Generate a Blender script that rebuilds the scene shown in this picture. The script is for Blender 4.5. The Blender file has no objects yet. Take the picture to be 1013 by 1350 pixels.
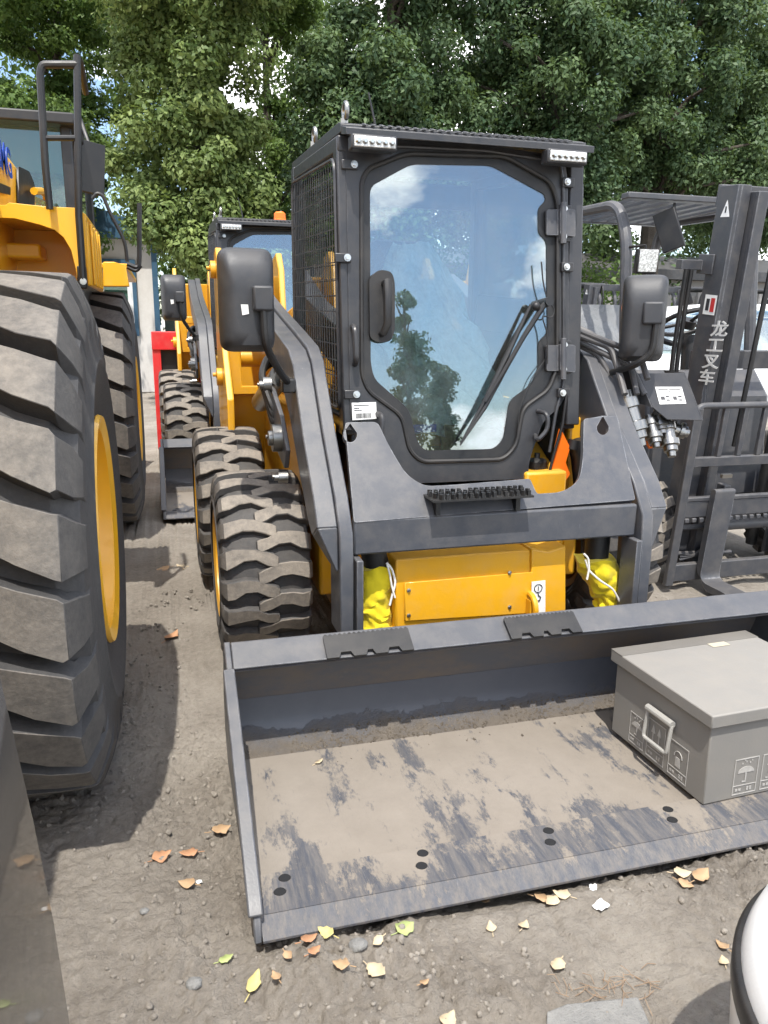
import bpy, bmesh, math, random
import numpy as np
from mathutils import Vector, Matrix, Euler
from mathutils.geometry import tessellate_polygon
R_ = math.radians
random.seed(7); rng = np.random.default_rng(7)
scene = bpy.context.scene; col = scene.collection

# ------------------------------------------------------------------ camera
PW, PH = 1013, 1350
CF = 1017.3; CP = np.array([-1.1264, -3.2062, 1.3612]); YAW, PIT, ROL = .2727, .2344, .0087
_r = np.array([math.cos(YAW), -math.sin(YAW), 0])
_f = np.array([math.sin(YAW)*math.cos(PIT), math.cos(YAW)*math.cos(PIT), -math.sin(PIT)])
_u = np.cross(_r, _f)
_r2 = _r*math.cos(ROL)+_u*math.sin(ROL); _u2 = -_r*math.sin(ROL)+_u*math.cos(ROL)
cam = bpy.data.cameras.new('camera'); camo = bpy.data.objects.new('camera', cam); col.objects.link(camo)
M = Matrix.Identity(4)
for i in range(3):
    M[i][0] = _r2[i]; M[i][1] = _u2[i]; M[i][2] = -_f[i]; M[i][3] = CP[i]
camo.matrix_world = M
cam.sensor_width = 36; cam.sensor_fit = 'VERTICAL'; cam.sensor_height = 36; cam.lens = CF/PH*36
cam.clip_start = .02; cam.clip_end = 3000
scene.camera = camo
scene.render.resolution_x = 768; scene.render.resolution_y = 1024

# ------------------------------------------------------------------ sky, sun, exposure
SUN_EL, SUN_FROM = R_(65), (-.277, -.961)          # the sun stands behind the photographer, a little to the left
w = bpy.data.worlds.new('World'); scene.world = w; w.use_nodes = True
nt = w.node_tree; nt.nodes.clear()
wo = nt.nodes.new('ShaderNodeOutputWorld'); bg = nt.nodes.new('ShaderNodeBackground')
sky = nt.nodes.new('ShaderNodeTexSky'); sky.sky_type = 'NISHITA'; sky.sun_disc = False
sky.sun_elevation = SUN_EL; sky.sun_rotation = math.atan2(SUN_FROM[0], SUN_FROM[1])
sky.air_density = 1.0; sky.dust_density = 1.0; sky.ozone_density = 1.5
tc = nt.nodes.new('ShaderNodeTexCoord'); mp = nt.nodes.new('ShaderNodeMapping'); mp.inputs['Scale'].default_value = (1, 1, 1.7)
nz = nt.nodes.new('ShaderNodeTexNoise'); nz.inputs['Scale'].default_value = 2.7; nz.inputs['Detail'].default_value = 9; nz.inputs['Roughness'].default_value = .52
mp.inputs['Location'].default_value = (3.3, 1.2, .4)
cr = nt.nodes.new('ShaderNodeValToRGB'); cr.color_ramp.elements[0].position = .485; cr.color_ramp.elements[1].position = .53
mx = nt.nodes.new('ShaderNodeMix'); mx.data_type = 'RGBA'; mx.inputs[7].default_value = (11, 11, 11.2, 1)
L = nt.links.new
L(tc.outputs['Generated'], mp.inputs['Vector']); L(mp.outputs['Vector'], nz.inputs['Vector']); L(nz.outputs['Fac'], cr.inputs['Fac'])
L(cr.outputs['Color'], mx.inputs[0]); L(sky.outputs['Color'], mx.inputs[6]); L(mx.outputs[2], bg.inputs['Color']); L(bg.outputs[0], wo.inputs[0])
bg.inputs['Strength'].default_value = .15
sun = bpy.data.lights.new('sun', 'SUN'); sun.energy = 3.25; sun.angle = R_(.6); sun.color = (1, .955, .88)
suno = bpy.data.objects.new('sun', sun); col.objects.link(suno)
sd = Vector((SUN_FROM[0]*math.cos(SUN_EL), SUN_FROM[1]*math.cos(SUN_EL), math.sin(SUN_EL)))
suno.rotation_euler = sd.to_track_quat('Z', 'Y').to_euler(); suno.location = (-3, -6, 12)
vs = scene.view_settings; vs.view_transform = 'Standard'; vs.look = 'None'; vs.gamma = 1; vs.exposure = .90; vs.use_curve_mapping = False

# ------------------------------------------------------------------ helpers
def ray(x, y): return _f+_r2*(x-PW/2)/CF-_u2*(y-PH/2)/CF
def at(x, y, ax, v):
    d = ray(x, y); i = 'xyz'.index(ax); t = (v-CP[i])/d[i]; return Vector(CP+d*t)
def atp(x, y, p0, n):
    d = ray(x, y); n = np.array(n, float); t = ((np.array(p0)-CP)@n)/(d@n); return Vector(CP+d*t)

class MB:
    def __init__(s): s.v = []; s.f = []
    def add(s, vs, fs, M=None):
        o = len(s.v)
        s.v += [tuple(M @ Vector(p)) if M else tuple(p) for p in vs]
        s.f += [tuple(i+o for i in f) for f in fs]; return s
    def box(s, lo, hi, M=None):
        (a, b, c), (d, e, g) = lo, hi
        return s.add([(a,b,c),(d,b,c),(d,e,c),(a,e,c),(a,b,g),(d,b,g),(d,e,g),(a,e,g)],
                     [(0,3,2,1),(4,5,6,7),(0,1,5,4),(1,2,6,5),(2,3,7,6),(3,0,4,7)], M)
    def cbox(s, c, z, rot=(0,0,0)):
        h = [q/2 for q in z]
        return s.box([-q for q in h], h, Matrix.Translation(c) @ Euler(rot).to_matrix().to_4x4())
    def plate(s, poly, off, holes=()):
        loops = [[Vector(p) for p in poly]]+[[Vector(p) for p in h] for h in holes]
        flat = [p for l in loops for p in l]; n = len(flat); off = Vector(off)
        tris = tessellate_polygon(loops)
        fs = [tuple(t) for t in tris]+[tuple(i+n for i in reversed(t)) for t in tris]
        o = 0
        for l in loops:
            m = len(l)
            for i in range(m): fs.append((o+i, o+(i+1) % m, n+o+(i+1) % m, n+o+i))
            o += m
        return s.add(flat+[p+off for p in flat], fs)
    def prism(s, poly, ax, lo, hi, holes=()):
        def c(p, v): return {'x': (v, p[0], p[1]), 'y': (p[0], v, p[1]), 'z': (p[0], p[1], v)}[ax]
        d = {'x': (hi-lo,0,0), 'y': (0,hi-lo,0), 'z': (0,0,hi-lo)}[ax]
        return s.plate([c(p, lo) for p in poly], d, [[c(p, lo) for p in h] for h in holes])
    def tube(s, pts, r, n=8, closed=False):
        P = [Vector(p) for p in pts]; m = len(P)
        rr = r if isinstance(r, (list, tuple)) else [r]*m
        T = []
        for i in range(m):
            a = P[(i-1) % m] if (closed or i > 0) else P[i]; b = P[(i+1) % m] if (closed or i < m-1) else P[i]
            T.append((b-a).normalized())
        u = T[0].orthogonal().normalized(); vs = []; fs = []
        for i in range(m):
            u = (u-T[i]*u.dot(T[i]))
            u = u.normalized() if u.length > 1e-6 else T[i].orthogonal().normalized()
            w_ = T[i].cross(u)
            for k in range(n):
                a = 2*math.pi*k/n; vs.append(P[i]+(u*math.cos(a)+w_*math.sin(a))*rr[i])
        for i in range(m if closed else m-1):
            for k in range(n):
                a, b = i*n, ((i+1) % m)*n
                fs.append((a+k, a+(k+1) % n, b+(k+1) % n, b+k))
        if not closed: fs += [tuple(range(n-1, -1, -1)), tuple(range((m-1)*n, m*n))]
        return s.add(vs, fs)
    def cyl(s, a, b, r, n=14, r1=None): return s.tube([a, b], [r, r if r1 is None else r1], n)
    def lathe(s, prof, c=(0,0,0), ax='x', n=48, closed=False):
        vs = []; fs = []; m = len(prof)
        for k in range(n):
            a = 2*math.pi*k/n; ca, sa = math.cos(a), math.sin(a)
            for (r, x) in prof:
                p = {'x': (x, r*ca, r*sa), 'y': (r*ca, x, r*sa), 'z': (r*ca, r*sa, x)}[ax]
                vs.append((p[0]+c[0], p[1]+c[1], p[2]+c[2]))
        for k in range(n):
            k2 = (k+1) % n
            for i in range(m if closed else m-1):
                j = (i+1) % m; fs.append((k*m+i, k*m+j, k2*m+j, k2*m+i))
        return s.add(vs, fs)
    def sph(s, c, r, n=10, m=7, sc=(1,1,1)):
        vs = []; fs = []
        for i in range(m+1):
            t = math.pi*i/m
            for k in range(n):
                a = 2*math.pi*k/n
                vs.append((c[0]+r*sc[0]*math.sin(t)*math.cos(a), c[1]+r*sc[1]*math.sin(t)*math.sin(a), c[2]+r*sc[2]*math.cos(t)))
        for i in range(m):
            for k in range(n): fs.append((i*n+k, (i+1)*n+k, (i+1)*n+(k+1) % n, i*n+(k+1) % n))
        return s.add(vs, fs)
    def loft(s, secs, closed=True, cap=True):
        n = len(secs[0]); vs = [p for q in secs for p in q]; fs = []
        for i in range(len(secs)-1):
            for k in range(n if closed else n-1):
                fs.append((i*n+k, i*n+(k+1) % n, (i+1)*n+(k+1) % n, (i+1)*n+k))
        if cap and closed: fs += [tuple(range(n-1, -1, -1)), tuple(range((len(secs)-1)*n, len(secs)*n))]
        return s.add(vs, fs)
    def tf(s, M): s.v = [tuple(M @ Vector(p)) for p in s.v]; return s
    def build(s, name, mat, parent=None, bev=0, smooth=35, recalc=True, sub=0):
        o_ = wloc(parent) if parent else Vector()
        me = bpy.data.meshes.new(name)
        me.from_pydata([(p[0]-o_.x, p[1]-o_.y, p[2]-o_.z) for p in s.v], [], s.f)
        if recalc:
            bm = bmesh.new(); bm.from_mesh(me); bmesh.ops.remove_doubles(bm, verts=bm.verts, dist=1e-5)
            bmesh.ops.recalc_face_normals(bm, faces=bm.faces); bm.to_mesh(me); bm.free()
        me.validate()
        if smooth:
            me.shade_smooth(); me.set_sharp_from_angle(angle=R_(smooth))
        me.materials.append(mat)
        ob = bpy.data.objects.new(name, me); col.objects.link(ob)
        if parent: ob.parent = parent
        if bev:
            b = ob.modifiers.new('bevel', 'BEVEL'); b.width = bev; b.segments = 2; b.limit_method = 'ANGLE'; b.angle_limit = R_(38); b.harden_normals = False
        if sub:
            b = ob.modifiers.new('sub', 'SUBSURF'); b.levels = sub; b.render_levels = sub
        return ob
def wloc(o):
    v = Vector()
    while o: v += o.location; o = o.parent
    return v
def tag(o, label, cat, group=None, kind=None):
    if label: o['label'] = label
    if cat: o['category'] = cat
    if group: o['group'] = group
    if kind: o['kind'] = kind
    return o
def thing(name, label, cat, loc=(0,0,0), group=None):
    o = bpy.data.objects.new(name, None); col.objects.link(o); o.location = loc; o.empty_display_size = .1
    return tag(o, label, cat, group)
def copy_tree(o, parent=None):
    c = o.copy(); col.objects.link(c); c.parent = parent
    for ch in list(o.children): copy_tree(ch, c)
    return c
def fillet(pts, r, n=5, closed=True):
    P = [Vector(p) for p in pts]; m = len(P); out = []
    for i in range(m):
        if not closed and i in (0, m-1): out.append(P[i]); continue
        a, b, c = P[i-1], P[i], P[(i+1) % m]
        rr = r[i] if isinstance(r, (list, tuple)) else r
        d1, d2 = a-b, c-b
        k = min(rr, d1.length*.45, d2.length*.45)
        if k < 1e-5: out.append(b); continue
        s_, e = b+d1.normalized()*k, b+d2.normalized()*k
        for j in range(n+1):
            t = j/n; out.append(s_*(1-t)**2+b*2*t*(1-t)+e*t*t)
    return out
def pixpoly(pts, p0, n): return [atp(x, y, p0, n) for x, y in pts]

# ------------------------------------------------------------------ materials
def nodes(name):
    m = bpy.data.materials.new(name); m.use_nodes = True; t = m.node_tree
    return m, t, t.nodes['Principled BSDF']
def noise(t, scale, detail=6, rough=.6, coord='Object', vec=None, stretch=None, dist=0):
    n = t.nodes.new('ShaderNodeTexNoise'); n.inputs['Scale'].default_value = scale; n.inputs['Detail'].default_value = detail
    n.inputs['Roughness'].default_value = rough; n.inputs['Distortion'].default_value = dist
    c = t.nodes.new('ShaderNodeTexCoord'); src = c.outputs[coord]
    if stretch:
        q = t.nodes.new('ShaderNodeMapping'); q.inputs['Scale'].default_value = stretch; t.links.new(src, q.inputs['Vector']); src = q.outputs[0]
    t.links.new(src, n.inputs['Vector']); return n.outputs['Fac']
def ramp(t, fac, a, b, ca=(0,0,0,1), cb=(1,1,1,1)):
    r = t.nodes.new('ShaderNodeValToRGB'); e = r.color_ramp.elements
    e[0].position, e[1].position = a, b; e[0].color, e[1].color = ca, cb
    t.links.new(fac, r.inputs['Fac']); return r.outputs['Color']
def mixc(t, fac, a, b, mode='MIX'):
    m = t.nodes.new('ShaderNodeMix'); m.data_type = 'RGBA'; m.blend_type = mode
    for i, v in ((0, fac), (6, a), (7, b)):
        if hasattr(v, 'is_output') or hasattr(v, 'links'): t.links.new(v, m.inputs[i])
        elif isinstance(v, (int, float)): m.inputs[i].default_value = v
        else: m.inputs[i].default_value = (*v, 1) if len(v) == 3 else v
    return m.outputs[2]
def math_(t, op, a, b=0):
    m = t.nodes.new('ShaderNodeMath'); m.operation = op
    for i, v in enumerate((a, b)):
        if hasattr(v, 'links'): t.links.new(v, m.inputs[i])
        else: m.inputs[i].default_value = v
    return m.outputs[0]
def bump(t, p, h, strength, dist=.01):
    b = t.nodes.new('ShaderNodeBump'); b.inputs['Strength'].default_value = strength; b.inputs['Distance'].default_value = dist
    t.links.new(h, b.inputs['Height']); t.links.new(b.outputs[0], p.inputs['Normal'])
DUST = (.33, .285, .225)
def paint(name, c, rough=.4, metal=0, var=.18, vs=5, dust=.3, bumps=.12, bs=160, scratch=0, coat=0, updust=.5, wear=0, wearc=(.36, .37, .39)):
    m, t, p = nodes(name)
    lo = [x*(1-var) for x in c]; hi = [min(1, x*(1+var)) for x in c]
    base = mixc(t, noise(t, vs), lo, hi)
    if scratch:
        s = ramp(t, noise(t, 30, 8, .75, stretch=(1, 1, .18)), .66, .72)
        base = mixc(t, math_(t, 'MULTIPLY', s, scratch), base, [min(1, x*2.2+.1) for x in c])
    g = t.nodes.new('ShaderNodeNewGeometry'); sx = t.nodes.new('ShaderNodeSeparateXYZ'); t.links.new(g.outputs['Normal'], sx.inputs[0])
    up = math_(t, 'MULTIPLY', math_(t, 'MAXIMUM', sx.outputs['Z'], 0), updust)
    d = math_(t, 'MULTIPLY', math_(t, 'ADD', ramp(t, noise(t, 11, 9, .7), .42, .72), up), dust)
    base = mixc(t, d, base, DUST)
    if wear:      # paint rubbed thin along the edges
        bv = t.nodes.new('ShaderNodeBevel'); bv.samples = 4; bv.inputs['Radius'].default_value = .006
        vd = t.nodes.new('ShaderNodeVectorMath'); vd.operation = 'DOT_PRODUCT'; t.links.new(bv.outputs[0], vd.inputs[0]); t.links.new(g.outputs['Normal'], vd.inputs[1])
        e_ = math_(t, 'MULTIPLY', math_(t, 'SUBTRACT', 1, vd.outputs['Value']), 6)
        e_ = math_(t, 'MULTIPLY', math_(t, 'MINIMUM', e_, 1), ramp(t, noise(t, 18, 8, .75), .42, .62))
        base = mixc(t, math_(t, 'MULTIPLY', e_, wear), base, wearc)
    t.links.new(base, p.inputs['Base Color'])
    r = math_(t, 'ADD', math_(t, 'MULTIPLY', noise(t, 22, 8, .7), .28), rough-.12)
    r = math_(t, 'ADD', r, math_(t, 'MULTIPLY', d, .5)); t.links.new(r, p.inputs['Roughness'])
    p.inputs['Metallic'].default_value = metal
    p.inputs['Coat Weight'].default_value = coat
    if bumps: bump(t, p, noise(t, bs, 4), bumps, .003)
    return m
YEL = paint('yellow_paint', (.70, .35, .012), .36, dust=.14, coat=.2, var=.12, scratch=.06)
LYEL = paint('loader_yellow', (.80, .41, .012), .34, dust=.05, coat=.25, var=.06)
SLATE = paint('slate_paint', (.059, .064, .076), .35, dust=.13, scratch=.3, var=.2, wear=.75)
CABK = paint('cab_black', (.027, .028, .032), .36, dust=.06, var=.18, wear=.4, wearc=(.2, .2, .21))
FORKG = paint('forklift_grey', (.052, .055, .064), .4, dust=.15, var=.18, scratch=.16, wear=.7)
BOXG = paint('box_grey', (.205, .198, .185), .46, dust=.14, var=.10, vs=3, updust=.9, scratch=.15, wear=.4, wearc=(.45, .44, .42))
BLACK = paint('black_plastic', (.010, .0105, .012), .42, dust=.05, bs=400, bumps=.2)
MIRR = paint('mirror_plastic', (.034, .036, .041), .40, dust=.06, bs=700, bumps=.3)
RUBB = paint('black_rubber', (.012, .012, .013), .55, dust=.06)
RED = paint('red_paint', (.55, .02, .025), .42, dust=.12)
ORANGE = paint('orange_plastic', (.9, .17, .01), .4, dust=.02)
WHITE = paint('white_paint', (.78, .79, .79), .3, dust=.03, coat=.4, var=.02, updust=.2)
BLUE = paint('blue_paint', (.03, .1, .2), .3, dust=.05, coat=.4)
BLUET = paint('blue_trim', (.025, .09, .16), .55, dust=.1)
PLAST = paint('white_plaster', (.62, .6, .57), .8, dust=.2, var=.06)
STEEL = paint('bare_steel', (.30, .295, .28), .30, metal=1, dust=.07, bumps=.15)
CHROME = paint('bolt_steel', (.6, .6, .58), .3, metal=1, dust=.05)
LABEL = paint('label_white', (.78, .78, .76), .5, dust=.03, var=.03, updust=0)
PRINT = paint('white_print', (.62, .62, .6), .6, dust=.05, var=.1, updust=0)
MARK = paint('worn_print', (.40, .39, .37), .6, dust=.25, var=.3, vs=70, updust=0)
INK = paint('dark_ink', (.03, .03, .035), .5, dust=0)
INKR = paint('red_ink', (.5, .03, .03), .5, dust=0)
BLUEL = paint('blue_letter', (.01, .06, .42), .4, dust=0)
HOSE = paint('hose_grey', (.055, .055, .06), .45, dust=.14)
STRING = paint('white_string', (.75, .74, .7), .8, dust=.05)
def rubber_tread(name, worn=.5, pw=1, d0=(.17, .148, .122), d1=(.34, .295, .24)):
    m, t, p = nodes(name)
    a = t.nodes.new('ShaderNodeAttribute'); a.attribute_name = 'top'
    n1 = noise(t, 7, 8, .7); n2 = noise(t, 60, 6, .7)
    rub = mixc(t, n2, (.020, .021, .024), (.042, .043, .047))
    dirt = mixc(t, n2, d0, d1)
    f = math_(t, 'MULTIPLY', a.outputs['Fac'], ramp(t, math_(t, 'ADD', math_(t, 'MULTIPLY', n1, .6), math_(t, 'MULTIPLY', noise(t, 28, 8, .75), .4)), .22, .62)); f = math_(t, 'MULTIPLY', math_(t, 'POWER', f, pw), worn)
    f2 = math_(t, 'MULTIPLY', ramp(t, noise(t, 16, 9, .75), .45, .8), .16)
    f = math_(t, 'MAXIMUM', f, f2)
    t.links.new(mixc(t, f, rub, dirt), p.inputs['Base Color']); p.inputs['Roughness'].default_value = .72
    bump(t, p, noise(t, 90, 8, .7), .35, .006); return m
TREAD = rubber_tread('skid_tyre_rubber', .95, .75); LTREAD = rubber_tread('loader_tyre_rubber', .85, .8, (.11, .10, .088), (.29, .262, .225))
def cloth(name, c):
    m, t, p = nodes(name); n = noise(t, 25, 6)
    t.links.new(mixc(t, n, [x*.85 for x in c], c), p.inputs['Base Color']); p.inputs['Roughness'].default_value = .8; p.inputs['Specular IOR Level'].default_value = .25
    p.inputs['Sheen Weight'].default_value = .2
    bump(t, p, noise(t, 60, 5), .5, .004); return m
YCLOTH = cloth('yellow_cloth', (.86, .68, .02))
def glass(name, tint=(.55, .72, .74), refl=.33, rough=.0, frost=0):
    m = bpy.data.materials.new(name); m.use_nodes = True; t = m.node_tree; t.nodes.clear()
    o = t.nodes.new('ShaderNodeOutputMaterial'); mixs = t.nodes.new('ShaderNodeMixShader')
    g = t.nodes.new('ShaderNodeBsdfGlossy'); g.inputs['Roughness'].default_value = rough; g.inputs['Color'].default_value = (.93, .97, 1, 1)
    tr = t.nodes.new('ShaderNodeBsdfTransparent'); tr.inputs['Color'].default_value = (*tint, 1)
    lw = t.nodes.new('ShaderNodeFresnel'); lw.inputs['IOR'].default_value = 1.5
    f = math_(t, 'ADD', lw.outputs[0], refl); t.links.new(f, mixs.inputs[0])
    t.links.new(tr.outputs[0], mixs.inputs[1]); t.links.new(g.outputs[0], mixs.inputs[2])
    df = t.nodes.new('ShaderNodeBsdfDiffuse'); df.inputs['Color'].default_value = (.5, .47, .42, 1); m2 = t.nodes.new('ShaderNodeMixShader')
    t.links.new(math_(t, 'MULTIPLY', ramp(t, noise(t, 5, 10, .75, stretch=(1, 1, .5)), .35, .75), .10), m2.inputs[0])       # dust and smears
    t.links.new(mixs.outputs[0], m2.inputs[1]); t.links.new(df.outputs[0], m2.inputs[2]); t.links.new(m2.outputs[0], o.inputs[0])
    return m
GLASS = glass('tinted_glass', (.78, .89, .90), .16)
SGLASS = glass('side_glass', (.45, .68, .62), .06)
def film():
    m = bpy.data.materials.new('plastic_film'); m.use_nodes = True; t = m.node_tree; t.nodes.clear()
    o = t.nodes.new('ShaderNodeOutputMaterial'); a = t.nodes.new('ShaderNodeMixShader')
    p = t.nodes.new('ShaderNodeBsdfPrincipled'); p.inputs['Base Color'].default_value = (.86, .9, .9, 1); p.inputs['Roughness'].default_value = .15
    tr = t.nodes.new('ShaderNodeBsdfTransparent')
    f = ramp(t, noise(t, 9, 6, .7), .3, .75, (.35,)*3+(1,), (.95,)*3+(1,)); t.links.new(f, a.inputs[0])
    bump(t, p, noise(t, 14, 6, .65), 1.0, .05)
    t.links.new(tr.outputs[0], a.inputs[1]); t.links.new(p.outputs[0], a.inputs[2]); t.links.new(a.outputs[0], o.inputs[0]); return m
FILM = film()
def lens_mat():
    m, t, p = nodes('lamp_lens'); p.inputs['Base Color'].default_value = (.82, .83, .8, 1); p.inputs['Roughness'].default_value = .12
    p.inputs['Coat Weight'].default_value = 1
    t.links.new(mixc(t, ramp(t, noise(t, 90, 2), .4, .6), (.45, .45, .43), (.85, .86, .84)), p.inputs['Base Color']); return m
LENS = lens_mat()
def bucket_floor(name, wear_front):
    m, t, p = nodes(name)
    fine = ramp(t, noise(t, 42, 10, .8, stretch=(1, .10, 1)), .40, .58)
    c_ = t.nodes.new('ShaderNodeTexCoord'); sy = t.nodes.new('ShaderNodeSeparateXYZ'); t.links.new(c_.outputs['Object'], sy.inputs[0])
    wear = math_(t, 'MULTIPLY', math_(t, 'MAXIMUM', math_(t, 'SUBTRACT', -1.40, sy.outputs['Y']), 0), wear_front)      # rubbed bare towards the cutting edge
    st = ramp(t, math_(t, 'ADD', noise(t, 4.6, 13, .80, stretch=(1.3, .5, 1)), wear), .54, .58)
    f = math_(t, 'MULTIPLY', st, math_(t, 'ADD', math_(t, 'MULTIPLY', fine, .5), .5))
    mud = mixc(t, noise(t, 8, 9, .7), (.165, .143, .118), (.25, .22, .185))
    steel = mixc(t, noise(t, 30, 9, .75, stretch=(1, .2, 1)), (.034, .039, .052), (.098, .102, .116))
    scr = math_(t, 'MULTIPLY', ramp(t, noise(t, 16, 12, .85, stretch=(2.2, .12, 1)), .60, .64), .45)
    t.links.new(mixc(t, scr, mixc(t, f, mud, steel), mixc(t, f, (.10, .095, .09), (.30, .285, .265))), p.inputs['Base Color'])
    t.links.new(math_(t, 'SUBTRACT', .85, math_(t, 'MULTIPLY', f, .38)), p.inputs['Roughness'])
    bump(t, p, math_(t, 'SUBTRACT', noise(t, 50, 9, .7), f), .35, .004); return m
BFLOOR = bucket_floor('bucket_floor_steel', .36); BEDGE = bucket_floor('cutting_edge_steel', .48)
def bucket_wall():
    m, t, p = nodes('bucket_wall_steel')
    b = mixc(t, ramp(t, noise(t, 6, 10, .75, stretch=(.5, 1, 1)), .4, .7), (.085, .088, .098), (.15, .115, .085))
    t.links.new(mixc(t, ramp(t, noise(t, 14, 10, .75, stretch=(.5, 1, 1)), .6, .75), b, (.2, .175, .15)), p.inputs['Base Color'])
    p.inputs['Roughness'].default_value = .5; bump(t, p, noise(t, 40, 8), .2, .004); return m
BWALL = bucket_wall()
def bend_mat():
    m, t, p = nodes('bucket_bend_paint')
    c_ = t.nodes.new('ShaderNodeTexCoord'); sz = t.nodes.new('ShaderNodeSeparateXYZ'); t.links.new(c_.outputs['Object'], sz.inputs[0])
    f = math_(t, 'ADD', noise(t, 7, 10, .75, stretch=(.7, 1, 1)), math_(t, 'MULTIPLY', math_(t, 'SUBTRACT', .075, sz.outputs['Z']), 4.5))
    f = ramp(t, f, .44, .74)
    paintc = mixc(t, noise(t, 9, 8, .7), (.06, .066, .082), (.10, .105, .12))
    soil = mixc(t, noise(t, 22, 10, .75), (.07, .056, .044), (.22, .19, .155))
    t.links.new(mixc(t, f, paintc, soil), p.inputs['Base Color']); t.links.new(math_(t, 'ADD', math_(t, 'MULTIPLY', f, .5), .38), p.inputs['Roughness'])
    bump(t, p, math_(t, 'MULTIPLY', f, noise(t, 70, 8, .75)), .8, .02); return m
BEND = bend_mat()
def dirt_mat(name, a, b, sc=3.0, bst=.7):
    m, t, p = nodes(name)
    big = noise(t, .55, 5, .6, 'Object'); mid = noise(t, sc, 10, .68, 'Object'); fin = noise(t, 38, 10, .75, 'Object'); gr = noise(t, 140, 4, .7)
    c = mixc(t, ramp(t, mid, .32, .68), a, b)
    c = mixc(t, math_(t, 'MULTIPLY', ramp(t, big, .45, .62), .6), c, [x*.7 for x in a])
    c = mixc(t, math_(t, 'MULTIPLY', ramp(t, fin, .35, .65), .38), c, [x*1.25 for x in b])
    c = mixc(t, math_(t, 'MULTIPLY', ramp(t, gr, .58, .7), .35), c, [x*.45 for x in a])
    t.links.new(c, p.inputs['Base Color']); p.inputs['Roughness'].default_value = .95; p.inputs['Specular IOR Level'].default_value = .2
    vo = t.nodes.new('ShaderNodeTexVoronoi'); vo.inputs['Scale'].default_value = 46; vo.inputs['Randomness'].default_value = 1
    vc = t.nodes.new('ShaderNodeTexCoord'); t.links.new(vc.outputs['Object'], vo.inputs['Vector'])
    fin = math_(t, 'SUBTRACT', noise(t, 62, 12, .8), math_(t, 'MULTIPLY', vo.outputs['Distance'], math_(t, 'MULTIPLY', ramp(t, mid, .45, .6), .35)))
    h = math_(t, 'ADD', math_(t, 'MULTIPLY', fin, .8), math_(t, 'ADD', math_(t, 'MULTIPLY', gr, .5), math_(t, 'MULTIPLY', mid, .7))); bump(t, p, h, bst, .03); return m
GROUND = dirt_mat('dirt_ground', (.205, .178, .148), (.40, .362, .312), 3, .85)
CLOD = dirt_mat('dirt_clods', (.24, .213, .18), (.43, .39, .34), 9)
CLOD2 = dirt_mat('bucket_soil', (.10, .083, .066), (.23, .197, .16), 14)
SEATP = paint('seat_plastic', (.20, .21, .22), .25, dust=.1, bumps=1.0, bs=22)
HOLE = paint('hole_shade_black', (.008, .008, .009), .7, dust=0)  # near black, stands in for the shade inside the bolt holes
STONE = dirt_mat('grey_stone', (.22, .22, .215), (.34, .335, .32), 12)
BARK = dirt_mat('bark', (.06, .05, .042), (.13, .11, .09), 6)
def leaf_mat(name, a, b, trans=.32):
    m = bpy.data.materials.new(name); m.use_nodes = True; t = m.node_tree; p = t.nodes['Principled BSDF']
    at_ = t.nodes.new('ShaderNodeAttribute'); at_.attribute_name = 'rnd'
    c = mixc(t, at_.outputs['Fac'], a, b)
    c = mixc(t, math_(t, 'MULTIPLY', ramp(t, noise(t, .9, 3), .4, .65), .35), c, [x*.72 for x in a])
    t.links.new(c, p.inputs['Base Color']); p.inputs['Roughness'].default_value = .55; p.inputs['Specular IOR Level'].default_value = .35
    tl = t.nodes.new('ShaderNodeBsdfTranslucent'); t.links.new(mixc(t, .5, c, (.16, .22, .03)), tl.inputs['Color'])
    ms = t.nodes.new('ShaderNodeMixShader'); ms.inputs[0].default_value = trans
    o = t.nodes['Material Output']; t.links.new(p.outputs[0], ms.inputs[1]); t.links.new(tl.outputs[0], ms.inputs[2]); t.links.new(ms.outputs[0], o.inputs[0]); return m
# ------------------------------------------------------------------ ground
def vnoise(x, y, f, seed):
    r = np.random.default_rng(seed); T = r.random((257, 257))
    X, Y = x*f+1000.3, y*f+1000.7
    xi, yi = np.floor(X).astype(int), np.floor(Y).astype(int); fx, fy = X-xi, Y-yi
    fx = fx*fx*(3-2*fx); fy = fy*fy*(3-2*fy); xi %= 256; yi %= 256
    return (T[xi, yi]*(1-fx)+T[xi+1, yi]*fx)*(1-fy)+(T[xi, yi+1]*(1-fx)+T[xi+1, yi+1]*fx)*fy
def cells(x, y, f, seed):
    r = np.random.default_rng(seed); T = r.random((128, 128, 2)); X, Y = x*f+500, y*f+500
    xi, yi = np.floor(X).astype(int), np.floor(Y).astype(int); d = np.full(x.shape, 9.)
    for i in (-1, 0, 1):
        for j in (-1, 0, 1):
            p = T[(xi+i) % 128, (yi+j) % 128]; d = np.minimum(d, (xi+i+p[..., 0]-X)**2+(yi+j+p[..., 1]-Y)**2)
    return np.sqrt(np.clip(1-d*1.25, 0, 1))
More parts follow.
